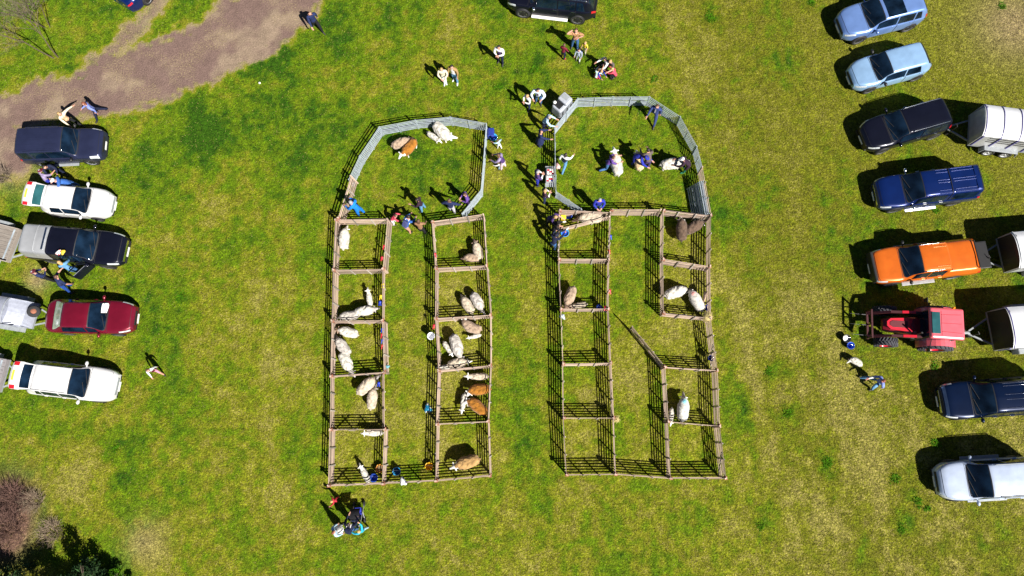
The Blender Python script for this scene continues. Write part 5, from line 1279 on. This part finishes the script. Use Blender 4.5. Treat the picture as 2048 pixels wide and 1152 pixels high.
        fs = [f for f in [(a * nu + i, (a + 1) * nu + i, (a + 1) * nu + (i + 1) % nu, a * nu + (i + 1) % nu) for a in range(nv) for i in range(nu)] if all(keepv[z] for z in f)]
        m.add(vs, fs, 0, True); m.build('hair', hair, root)
    if hat is not None:
        m = MB(); nu = 16; vs = []; pr = [(1.0, .0), (1.02, .35), (.85, .75), (.45, .98), (.02, 1.04)]
        for rr_, z in pr:
            for i in range(nu): t = 2 * math.pi * i / nu; vs.append(hc + ax @ Vector((.102 * s * hs * rr_ * math.cos(t), .112 * s * hs * rr_ * math.sin(t) - .005, (.035 + .085 * z) * s * hs)))
        m.add(vs, [(a * nu + i, a * nu + (i + 1) % nu, (a + 1) * nu + (i + 1) % nu, (a + 1) * nu + i) for a in range(4) for i in range(nu)], 0, True)
        if brim: m.prism([(0, 0)], 0, 0) if False else None
        hb = m.build('cap', hat if not isinstance(hat, tuple) else hat[0], root)
        bm_ = MB(); vs = []
        for rr_ in (.95, 1.65 if not brim else 1.55):
            for i in range(9): t = math.pi * (i / 8) if not brim else 2 * math.pi * i / 8; vs.append(hc + ax @ Vector((.102 * s * hs * (rr_ if brim else min(rr_, 1.05)) * math.cos(t), .112 * s * hs * rr_ * math.sin(t), .040 * s * hs)))
        vs += [v - hu * .008 for v in vs]
        bm_.add(vs, [(i, i + 1, i + 10, i + 9) for i in range(8)] + [(i + 18, i + 27, i + 28, i + 19) for i in range(8)] + [(i + 9, i + 10, i + 28, i + 27) for i in range(8)], 0, False)
        bm_.build('peak', hat[1] if isinstance(hat, tuple) else hat, hb)
    if skirt is not None:
        m = MB(); zt_, zb_ = V[i0].z + .04 * h, V[i0].z - .26 * h; nu = 18
        vs = []
        for f_, z in ((.95, zt_ + .04 * h), (1.15, zt_), (1.55, (zt_ + zb_) / 2), (1.95, zb_)):
            for i in range(nu): t = 2 * math.pi * i / nu; w = 1 + .07 * math.sin(6 * t); vs.append((V[i0].x + .135 * s * f_ * w * math.cos(t), V[i0].y + .115 * s * f_ * w * math.sin(t), max(z, .03)))
        m.add(vs, [(a * nu + i, a * nu + (i + 1) % nu, (a + 1) * nu + (i + 1) % nu, (a + 1) * nu + i) for a in range(3) for i in range(nu)], 0, True); m.build('skirt', skirt, root)
    for sd in (1, -1):
        put('eye', EYE, root, hc + hf2 * .088 * s * hs + hx2 * sd * .030 * s * hs + hu * .012 * s * hs).scale = (s * hs,) * 3
    def tors(y, zz, x=0): return V[i0] + up(zz * h) + fwd * y + Vector((x, 0, 0))
    if tie is not None:
        m = MB(); m.bar(tors(.112 * s * b, .285), tors(.128 * s * b, .10), .055 * s, .012); m.build('tie', tie, root)
    if pack is not None:
        rt = Matrix((Vector((1, 0, 0)), fwd, rotx(Vector((0, 0, 1)), T))).transposed()
        MB().box(tors(-.20 * s, .19), (.28 * s, .17 * s, .40 * s), rt, bevel=.04).build('backpack', pack, root)
        m = MB()
        for x in (-.09, .09): m.path([tors(-.10 * s, .30, x * s), tors(.03 * s, .325, x * s), tors(.135 * s, .24, x * s), tors(.10 * s, .12, x * 1.3 * s)], .018, 5)
        m.build('strap', q.get('strapm') or pack, root)
    return root

def finish_people():
    dg = bpy.context.evaluated_depsgraph_get(); dg.update()
    res = [bpy.data.meshes.new_from_object(o.evaluated_get(dg)) for o, *_ in PEOPLE]
    for (o, bones, ms, front, fwd, T), me in zip(PEOPLE, res):
        o.modifiers.clear(); old = o.data; o.data = me; bpy.data.meshes.remove(old); me.name = 'body'
        n = len(me.polygons); ce = np.empty(n * 3, np.float32); me.polygons.foreach_get('center', ce); ce = ce.reshape(-1, 3)
        best = np.full(n, 1e9); idx = np.zeros(n, np.int32); me.materials.clear(); ks = list(ms.keys())
        for kk in ks: me.materials.append(ms[kk])
        for a, b_, t in bones:
            a = np.array(a); b_ = np.array(b_); d = b_ - a; tt = np.clip(((ce - a) @ d) / max(1e-9, d @ d), 0, 1); dist = np.linalg.norm(ce - a - tt[:, None] * d, axis=1)
            u = dist < best; best[u] = dist[u]; idx[u] = ks.index(t)
        if front is not None:
            me.materials.append(front); nr = np.empty(n * 3, np.float32); me.polygons.foreach_get('normal', nr); nr = nr.reshape(-1, 3)
            sel = np.isin(idx, [ks.index('top'), ks.index('bottomtop')]) & (nr @ np.array(fwd) > .2); idx[sel] = len(ks)
        me.polygons.foreach_set('material_index', idx); me.polygons.foreach_set('use_smooth', [True] * n); me.update()

NV = cloth('navy', (.014, .022, .075)); NV2 = cloth('ink', (.010, .014, .040)); PUR = cloth('purple', (.055, .030, .12)); VIO = cloth('violet', (.10, .05, .24)); RBL = cloth('royal', (.020, .030, .30)); CYB = cloth('overall_blue', (.008, .16, .58))
WHC = cloth('white', (.70, .70, .70)); PALE = cloth('pale_blue', (.36, .52, .66)); JEAN = cloth('denim', (.04, .11, .26)); LJEAN = cloth('light_denim', (.10, .24, .42)); TANC = cloth('tan', (.30, .19, .08)); CRM = cloth('cream', (.62, .55, .40)); MARC = cloth('maroon', (.09, .012, .022))
DKM = cloth('dark_plum', (.030, .014, .028)); GRY = cloth('grey', (.20, .20, .22)); LGR = cloth('light_grey', (.42, .42, .46)); REDC = cloth('red', (.50, .03, .05)); PNK = cloth('pink', (.58, .22, .30)); CORAL = cloth('coral', (.55, .06, .10)); YELC = cloth('yellow', (.75, .52, .03)); MINT = cloth('mint', (.48, .66, .62)); TAUP = cloth('taupe', (.105, .085, .08)); GRN = cloth('wellington_green', (.02, .16, .10)); BLKC = cloth('black', (.010, .010, .013)); CYAN = cloth('cyan', (.02, .34, .50)); LIL = cloth('lilac', (.24, .20, .33)); PEACH = cloth('peach', (.62, .40, .24)); BLUC = cloth('mid_blue', (.03, .10, .34)); PERI = cloth('periwinkle', (.17, .22, .55))
def check_mat():
    m = mat('cloth_plaid', (.36, .17, .07), .9); nt = m.node_tree; b = nt.nodes['Principled BSDF']; tc = nt.nodes.new('ShaderNodeTexCoord'); ck = nt.nodes.new('ShaderNodeTexChecker'); ck.inputs['Scale'].default_value = 14; ck.inputs['Color1'].default_value = (.46, .24, .10, 1); ck.inputs['Color2'].default_value = (.14, .07, .04, 1)
    nt.links.new(tc.outputs['Object'], ck.inputs['Vector']); nt.links.new(ck.outputs['Color'], b.inputs['Base Color']); return m
PLAID = check_mat()
def stripe_mat(n, a, c, sc):
    m = mat('cloth_' + n, a, .9); nt = m.node_tree; b = nt.nodes['Principled BSDF']; tc = nt.nodes.new('ShaderNodeTexCoord'); w = nt.nodes.new('ShaderNodeTexWave'); w.bands_direction = 'Z'; w.inputs['Scale'].default_value = sc; r = nt.nodes.new('ShaderNodeValToRGB'); r.color_ramp.interpolation = 'CONSTANT'
    r.color_ramp.elements[0].color = (*a, 1); r.color_ramp.elements[1].color = (*c, 1); r.color_ramp.elements[1].position = .5
    nt.links.new(tc.outputs['Object'], w.inputs['Vector']); nt.links.new(w.outputs['Fac'], r.inputs['Fac']); nt.links.new(r.outputs['Color'], b.inputs['Base Color']); return m
STRP = stripe_mat('blue_white_stripe', (.02, .05, .18), (.60, .66, .72), 5)
HDK = mat('hair_dark', (.018, .012, .010), .6); HBR = mat('hair_brown', (.09, .045, .025), .6); HBL = mat('hair_blond', (.42, .27, .11), .6); HGR = mat('hair_grey', (.30, .29, .30), .7); HRD = mat('hair_auburn', (.17, .05, .025), .6)
WSH = mat('shoe_white', (.72, .72, .72), .6)

# on and by the track
person((638, 60), 300, 1.78, 'bald person in a navy jacket walking alone beside the track', 'walk', NV, BLKC, bulk=1.15)
person((206, 232), 215, 1.68, 'person in a periwinkle dress shirt striding along the track edge', 'stride', PERI, NV2, hair=HRD, hairlen=.5, skin=SKIN, front=PERI)
person((156, 252), 330, 1.66, 'person in a pale peach coat stretching one arm out behind the navy off roader', 'walk', PEACH, BLKC, hair=HBL, hairlen=.7, sleeve=CRM, l=(20, 78, 5, 70))
# top meadow
person((1002, 126), 250, 1.74, 'person in a violet gilet over white sleeves standing alone', 'fold', PUR, NV2, sleeve=WHC, hair=HDK, bulk=1.1)
person((891, 167), 275, 1.64, 'person in cream top and white trousers with ankles crossed', 'clasp', CRM, WHC, hair=HBL, hairlen=.6, shoe=WSH, la=-2, ra=2, ab=-5)
person((912, 163), 250, 1.72, 'person in a tan jacket and jeans beside the cream clad one', 'stand', TANC, LJEAN, hair=HDK, front=WHC, shoe=WSH, bulk=1.08)
person((1149, 97), 265, 1.80, 'person in a plaid shirt with one hand behind the head', 'hips', PLAID, JEAN, hair=HBR, bulk=1.05, fore=SKIN)
person((1126, 117), 60, 1.28, 'child in a dark plum and red jacket by the plaid shirt', 'stand', cloth('dark_red', (.16, .012, .03)), NV2, hair=HBR, shoe=REDC, front=PUR)
person((1156, 122), 255, 1.20, 'child in a blue and white striped outfit', 'stand', STRP, STRP, hair=HDK, shin=WHC)
person((1169, 106), 235, 1.05, 'small child in a yellow top', 'stand', YELC, CRM, hair=HBL, fore=SKIN)
# picnic group
person((1213, 138), 200, 1.66, 'dark haired person in a white top sitting on the grass', 'sit', WHC, BLKC, hair=HDK, hairlen=.8)
person((1222, 139), 230, 1.66, 'bare armed person sitting at the top of the picnic group', 'cross', TAUP, MARC, hair=HBL, hairlen=.5, fore=SKIN)
person((1231, 157), 150, 1.25, 'child in a bright red top bent forward in the picnic group', 'squat', CORAL, BLKC, hair=HBL)
person((1191, 160), 60, 1.10, 'child in a mint top sitting at the left of the picnic group', 'squat', MINT, CORAL, hair=HBR)
person((1196, 149), 300, 1.15, 'child in a blue top inside the picnic group', 'squat', RBL, PALE, hair=HBL)
# by the top left corner of the right ring
person((1077, 206), 262, 1.78, 'broad person in a white shirt and dark red tie', 'clasp', cloth('shirt_ice', (.56, .66, .78)), JEAN, hair=HDK, tie=MARC, bulk=1.28, t=10, l=(20, 30, 70, -30), r=(20, 30, 70, -30))
person((1057, 217), 220, 1.52, 'person in a dark plum gilet over white sleeves holding a white paper', 'fold', DKM, NV, hair=HBL, hairlen=.4, sleeve=WHC, fore=WHC)
person((1088, 259), 350, 1.68, 'person in a pale blue shirt leaning on the right ring', 'rail', PALE, NV2, hair=HGR, bulk=1.05)
person((1080, 290), 10, 1.68, 'bald person in a long navy coat watching the right ring', 'stand', NV, NV, skirt=NV, l=(50, 10, 20), r=(50, 10, 20), bulk=1.08)
person((1074, 368), 20, 1.72, 'grey haired person in purple with one white sleeve beside the crates', 'fold', VIO, RBL, hair=HGR, sleeve=PUR, fore=WHC, bulk=1.1)
person((1088, 403), 20, 1.66, 'person in a dark plum jacket and pale scarf below the crates', 'fold', DKM, NV, hair=HBL, sleeve=DKM, fore=WHC, front=WHC)
person((1097, 447), 340, 1.68, 'fair haired person in purple with bare arms bent over the strip', 'rail', PUR, BLKC, hair=HBL, hairlen=1.0, fore=SKIN, t=34)
person((1106, 470), 20, 1.66, 'person in black with pale gloves in the shade of the narrow strip', 'rail', BLKC, BLKC, hair=HDK, glove=WHC)
person((1106, 496), 60, 1.68, 'person in a navy hat and jumper reaching to the blue bucket', 'rail', NV2, JEAN, hat=NV2, hair=HDK, r=(66, 10, 6, 0))
# inside the right ring
person((1128, 334), 60, 1.68, 'person in a navy gilet and jeans striding by the left rails of right ring', 'stride', NV2, LJEAN, sleeve=WHC, fore=WHC, hair=HDK, hat=None, front=NV2)
person((1212, 336), 15, 1.70, 'handler in a purple jumper kneeling at the white sheep', 'kneel', VIO, JEAN, hair=HBR, fore=SKIN)
person((1266, 326), 330, 1.74, 'handler in a royal blue hooded top bending over the straw coloured sheep', 'bend', RBL, RBL, hair=HDK, hat=RBL, bulk=1.1, t=54)
person((1291, 336), 110, 1.80, 'person in a taupe jacket and plum trousers facing the blue hooded handler', 'stoop', TAUP, PUR, hair=HDK, bulk=1.15, t=26)
person((1371, 342), 172, 1.70, 'handler with a white cap and green boots bent over a white sheep', 'stoop', DKM, DKM, hat=WHC, hair=HGR, shoe=GRN, shin=GRN, bulk=1.1, t=44)
person((1305, 239), 245, 1.80, 'judge in a navy suit and tie standing with feet apart', 'stride', cloth('suit', (.03, .045, .15)), cloth('suit', (.03, .045, .15)), hair=HBR, tie=LGR, front=cloth('suit', (.03, .045, .15)), bulk=1.08, ab=12)
person((1194, 419), 275, 1.74, 'person in a royal blue jumper with clasped hands at the ring rails', 'clasp', RBL, JEAN, hair=HGR, bulk=1.12)
# left ring
person((725, 429), 150, 1.80, 'person in bright blue overalls leaning to the left ring rails', 'rail', CYB, CYB, hair=HGR, bulk=1.12, t=14)
person((848, 420), 175, 1.70, 'person in a dark plum jacket and jeans near the ring entrance', 'stand', DKM, LJEAN, hair=HDK, front=DKM, l=(35, 10, 60, -20))
person((906, 424), 80, 1.74, 'person in a navy jumper and pale trousers with arms spread', 'stand', NV, LGR, hair=HBR, l=(-8, 42, 25), r=(10, 48, 15), fore=NV, bulk=1.08)
person((938, 408), 200, 1.60, 'person in violet standing at the lower right corner of left ring', 'clasp', VIO, PUR, hair=HBR, bulk=1.08)
person((789, 447), 10, 1.34, 'child in a coral top with a white bag at the aisle entrance', 'stoop', CORAL, WHC, hair=HBR, fore=CORAL)
person((818, 464), 60, 1.62, 'person in blue with a striped bag crouching at the aisle entrance', 'stoop', BLUC, SKIN, hair=HDK, pack=cloth('bag_stripe', (.05, .06, .16)), strapm=WHC, t=42, fore=BLUC, look=20)
person((847, 466), 90, 1.66, 'person with long brown hair and a taupe top at the aisle entrance', 'rail', cloth('camel', (.24, .13, .07)), BLKC, hair=HBR, hairlen=1.3, t=14, l=(10, 12, 30, 0), r=(10, 12, 30, 0))
person((999, 297), 130, .98, 'toddler in a light blue top reaching to the blue rimmed bucket', 'toddler', PALE, WHC, hair=HBR, fore=SKIN)
person((1008, 337), 160, 1.70, 'person in violet and navy with pale pink trousers beside the left ring', 'stoop', PUR, cloth('pale_pink', (.66, .50, .56)), hair=HBR, sleeve=LIL, bulk=1.12, t=18)
person((1001, 338), 150, .86, 'small toddler in white beside the pale pink trousers', 'toddler', WHC, PALE, hair=HBR, fore=WHC)
# left car park
person((128, 348), 300, 1.74, 'person in navy with a white chest mark beside the navy off roader', 'rail', NV2, NV2, hair=HDK, bulk=1.12)
person((116, 372), 60, 1.70, 'person in a maroon cap and lilac jacket beside the white hatchback', 'rail', LIL, RBL, hat=MARC, hair=HGR, fore=SKIN, front=LIL)
person((160, 377), 200, 1.74, 'person in royal blue with a white cap by the white hatchback', 'rail', BLUC, BLUC, hat=WHC, hair=HGR, bulk=1.12, t=30)
person((110, 560), 60, 1.70, 'person in a maroon cap and navy top beside the black pickup', 'clasp', NV, BLKC, hat=MARC, hair=HGR, bulk=1.15, front=WHC)
person((146, 578), 60, 1.72, 'person in blue overalls reaching for the open pickup door', 'reach', NV, cloth('work_blue', (.012, .05, .24)), hair=HBR, fore=SKIN, bulk=1.1, t=32)
person((163, 545), 120, 1.66, 'fair haired person leaning into the open black pickup door', 'rail', LJEAN, JEAN, hair=HBL, hairlen=.8, t=16)
person((322, 743), 300, 1.32, 'child in a white and pink top walking below the maroon saloon', 'walk', WHC, PNK, hair=HBR, hairlen=.7, front=MARC, shin=SKIN)
# bottom group
person((677, 998), 200, .95, 'red clad toddler with one arm up below the left block', 'toddler', REDC, REDC, hair=HBL, l=(150, 20, 10))
person((684, 1056), 30, 1.60, 'auburn haired person in a white skirt and blouse below the left block', 'stand', WHC, WHC, hair=HRD, hairlen=.5, skirt=WHC, sleeve=PALE)
person((712, 1053), 80, 1.72, 'person in navy with a white strapped rucksack at the pushchair', 'rail', NV2, JEAN, pack=NV2, strapm=WHC, hair=HDK, bulk=1.05, t=28)
person((733, 1056), 140, 1.30, 'child in a cyan jacket with one arm raised beside the pushchair', 'stand', CYAN, PALE, hair=HBL, l=(60, 40, 20), r=(130, 30, 20), fore=CYAN)
# sitting with the dog
person((1748, 764), 190, 1.70, 'person in a periwinkle top sitting on the grass beside the dog', 'sideleg', PERI, LJEAN, hair=HRD, hairlen=.5, skin=SKIN2, fore=WHC)
finish_people()
# pushchair
p = G(716, 1026, .4); p.z = 0; o = thing('pushchair', 'black pushchair with blue seat among the group below the pens', 'pushchair', p, R(95))
for x in (-.35, .38):
    for y in (-.24, .24):
        w = MB().lathe([(.05, -.03), (.12, -.03), (.13, 0), (.12, .03), (.05, .03)], 18, c=(x, y, .13), axis='Y'); w.build('wheel', RUBBER, o)
m = MB()
for y in (-.24, .24): m.path([(.38, y, .13), (.05, y, .48), (-.50, y, 1.02)], .016, 6); m.path([(-.35, y, .13), (.05, y, .48)], .016, 6)
m.path([(-.50, -.24, 1.02), (-.50, .24, 1.02)], .02, 6); m.build('frame', ALU, o)
MB().box((.05, 0, .46), (.42, .36, .07), (0, -.15, 0), bevel=.02).build('seat', RBL, o); MB().box((-.20, 0, .70), (.07, .36, .52), (0, -.35, 0), bevel=.02).build('backrest', NV2, o)
m = MB(); vs = []
for a in np.linspace(.2, 1.9, 8):
    for y in np.linspace(-.24, .24, 5): vs.append((-.10 + .36 * math.cos(a) * 1.0, y, .78 + .34 * math.sin(a) - .03 * (y / .24) ** 2))
m.add(vs, [(a * 5 + b, a * 5 + b + 1, a * 5 + b + 6, a * 5 + b + 5) for a in range(7) for b in range(4)], 0, True); m.build('hood', BLKC, o)
MB().box((.0, 0, .24), (.46, .34, .14), bevel=.03).build('basket', BLKC, o)
# ------------------------------------------------------------------ plants
LEAFD = mat('leaf_deep', (.012, .045, .005), .85, var=.5, vscale=3); LEAFW = mat('leaf_weed', (.040, .120, .002), .9, var=.45, vscale=7, spec=.1); TWIG = mat('twig_grey', (.17, .13, .10), .9, var=.35, vscale=2); TWIGR = mat('twig_red', (.12, .065, .052), .9, var=.35, vscale=2); BARK = mat('bark', (.085, .06, .045), .95, bump=.6)
def weed(px, r, label, seed):
    rr = random.Random(seed); r *= .85; p = G(*px, .1); p.z = 0; b = MB(); n = int(230 * (r / .4) ** 1.6); sub_ = [(0, 0, .6)] + [(rr.gauss(0, r * .35), rr.gauss(0, r * .35), rr.uniform(.4, .75)) for _ in range(3)]
    for k in range(n):
        a = rr.uniform(0, 6.28); q = r * .75 * math.sqrt(rr.random()); el = rr.uniform(.2, 1.2); L = rr.uniform(.06, .17); w = rr.uniform(.008, .02)
        g_ = rr.choice(sub_); c = Vector((q * g_[2] * math.cos(a) + g_[0], q * g_[2] * math.sin(a) + g_[1], 0)); a2 = a + rr.uniform(-1, 1); d = Vector((math.cos(a2) * math.cos(el), math.sin(a2) * math.cos(el), math.sin(el))); s_ = Vector((-math.sin(a2), math.cos(a2), 0)) * w
        m1 = c + d * L * .55; t = c + d * L - Vector((0, 0, L * .25))
        b.add([c - s_ * .4, c + s_ * .4, m1 + s_, m1 - s_, t], [(0, 1, 2, 3), (3, 2, 4)])
    return tag(b.build('weed_clump', LEAFW, None, p), label, 'weed', 'dark weed clumps in the meadow')
for i, (px, r, l) in enumerate((((1420, 32), .50, 'large dark weed clump at the top right of the meadow'), ((1309, 158), .26, 'dark weed clump right of the picnic group'), ((994, 172), .28, 'dark weed clump below the violet gilet'), ((1069, 138), .36, 'ragged weed clump above the white shirt'),
                                ((1870, 885), .30, 'dark weed clump above the pearl white car shadow'), ((1790, 957), .32, 'round weed clump left of the pearl white car'), ((1838, 1002), .30, 'weed clump just off the front corner of the pearl white car'), ((1856, 1018), .22, 'darkest weed clump below the pearl white car nose'), ((1804, 1060), .28, 'weed clump near the bottom edge on the right'),
                                ((1873, 420), .26, 'weed clump below the rear wheel of the royal blue pickup'), ((1872, 732), .26, 'weed clump above the ink blue pickup'), ((1580, 828), .32, 'weed clump right of the right block, lower part'), ((1540, 745), .30, 'weed clump right of the right block, upper part'), ((1655, 928), .40, 'weed clump left of the round one'), ((1520, 1052), .26, 'weed clump right below the right block'), ((356, 596), .36, 'weed clump right of the maroon saloon'), ((1626, 6), .30, 'weed clump left of the silver blue crossover'), ((2008, 12), .30, 'weed clump in the bare top right corner'), ((230, 900), .26, 'weed clump below the lowest white estate car'))):
    weed(px, r, l, i)
def bare_tree(px, h, label, seed, spread=.35, stems=3, m=TWIG, name='bare_tree', cat='tree', twr=1.0, lean=(0, 0)):
    rr = random.Random(seed); o = thing(name, label, cat, G(*px)); T_ = MB(); Cw = MB()
    def grow(p, d, L, r, lev):
        n = 4 if lev < 2 else 3; q = p
        for k in range(n):
            d = (d + Vector((rr.gauss(0, .12), rr.gauss(0, .12), rr.gauss(.03, .05)))).normalized(); e = q + d * L / n; r2 = r * .86
            (T_ if lev < 2 else Cw).tube(q, e, r, r2, 6 if lev < 2 else 4, caps=False); q = e; r = r2
            if lev < 5 and (k > 0 or lev > 0):
                for _ in range(2 if lev < 3 else 1):
                    a = rr.uniform(0, 6.28); sd = Vector((math.cos(a), math.sin(a), rr.uniform(-.1, .7))).normalized(); grow(q, (d * .55 + sd * .7).normalized(), L * rr.uniform(.42, .62), r * .58, lev + 1)
    for s_ in range(stems):
        a = 6.28 * s_ / stems + rr.random(); grow(Vector((.12 * math.cos(a), .12 * math.sin(a), -.02)), Vector((spread * math.cos(a) + lean[0], spread * math.sin(a) + lean[1], 1)).normalized(), h * rr.uniform(.7, .95), .045 * h / 4 * twr, 0)
    T_.build('trunk', BARK, o); Cw.build('crown', m, o); return o
bare_tree((112, 116), 3.9, 'bare grey twigged sapling leaning out in the top left corner', 3, .22, 2, twr=.8)
bare_tree((96, 56), 3.4, 'thinner bare sapling nearer the top edge in the corner', 8, .22, 2, twr=.7)
def thicket(px, r, h, label, seed, n=420, m=TWIGR):
    rr = random.Random(seed); b = MB()
    for k in range(n):
        a = rr.uniform(0, 6.28); q = r * .55 * math.sqrt(rr.random()); p = Vector((q * math.cos(a), q * math.sin(a), 0)); el = rr.uniform(.5, 1.4); a2 = a + rr.gauss(0, .7); d = Vector((math.cos(a2) * math.cos(el), math.sin(a2) * math.cos(el), math.sin(el))); L = h * rr.uniform(.5, 1.1); rd = rr.uniform(.006, .014)
        for s_ in range(4):
            e = p + d * L / 4; b.tube(p, e, rd, rd * .8, 4, caps=False); p = e; rd *= .8; d = (d + Vector((rr.gauss(0, .25), rr.gauss(0, .25), -.18))).normalized()
    o = thing('bare_shrub', label, 'shrub', G(*px)); b.build('twigs', m, o); return o
thicket((26, 1000), 1.2, .9, 'tangled bare reddish shrub at the lower left edge', 1)
thicket((14, 1050), 1.2, .9, 'second bare reddish shrub below the first one at left edge', 2, 340)
thicket((70, 1000), .7, .6, 'low pale dead brush in front of the reddish shrubs', 5, 220, mat('dead_stem', (.22, .165, .115), .9))
thicket((105, 1062), .8, .6, 'low pale dead brush beside the dark bush', 6, 240, mat('dead_stem', (.22, .165, .115), .9))
thicket((6, 352), .7, .6, 'greyish dead brush at the left edge by the navy off roader', 7, 200, TWIG)
def leafy(px, h, r, label, seed, n=5200, m=LEAFD, z0=.1):
    rr = np.random.RandomState(seed); o = thing('evergreen_bush', label, 'bush', G(*px))
    T_ = MB(); T_.tube((0, 0, -.02), (0, 0, h * .8), .09, .03, 8)
    for k in range(14):
        a = rr.uniform(0, 6.28); z = h * rr.uniform(.15, .75); T_.tube((0, 0, z), (r * .7 * math.cos(a), r * .7 * math.sin(a), z + .3 * h * rr.uniform(.2, .8)), .03, .008, 5)
    T_.build('trunk', BARK, o)
    nc = 46; cc = []
    for k in range(nc):
        a = rr.uniform(0, 6.28); z = rr.uniform(0, 1) ** .8; q = r * (1 - .72 * z) * rr.uniform(.35, 1.05); cc.append((q * math.cos(a), q * math.sin(a), z0 + z * h * .95, r * rr.uniform(.16, .34)))
    cc = np.array(cc); j = rr.randint(0, nc, n); d = rr.normal(0, 1, (n, 3)); d /= np.linalg.norm(d, axis=1)[:, None]; P_ = cc[j, :3] + d * cc[j, 3:4] * rr.uniform(.4, 1.0, (n, 1)); P_[:, 2] = np.maximum(P_[:, 2], .03)
    t1 = rr.normal(0, 1, (n, 3)); t1 /= np.linalg.norm(t1, axis=1)[:, None]; t2 = np.cross(t1, d); t2 /= np.linalg.norm(t2, axis=1)[:, None] + 1e-9; L = rr.uniform(.04, .09, (n, 1)); w = L * .38
    V = np.stack([P_ - t1 * L, P_ + t2 * w, P_ + t1 * L, P_ - t2 * w], 1).reshape(-1, 3); b = MB(); b.add(V, [(4 * k, 4 * k + 1, 4 * k + 2, 4 * k + 3) for k in range(n)]); b.build('crown', m, o); return o
leafy((196, 1152), 2.6, 1.05, 'dark green evergreen bush at the bottom left edge', 3)
leafy((240, 1166), 1.4, .9, 'lower brighter bush cut by the bottom edge beside the dark one', 9, 2600, LEAFW)
leafy((150, 1185), 2.6, .9, 'dark evergreen bush cut by the bottom edge, left of the other', 5)
leafy((185, 1262), 5.2, 1.7, 'tall dark evergreen beyond the bottom left corner', 7, 6500)
leafy((262, 1300), 5.4, 1.4, 'second tall evergreen beyond the bottom edge near the corner', 8, 6000)
leafy((28, 1168), 2.0, 1.25, 'low evergreen added to darken the shadowed bottom left corner', 12, 4200)  # bush added to darken a corner that only lies in tree shadow
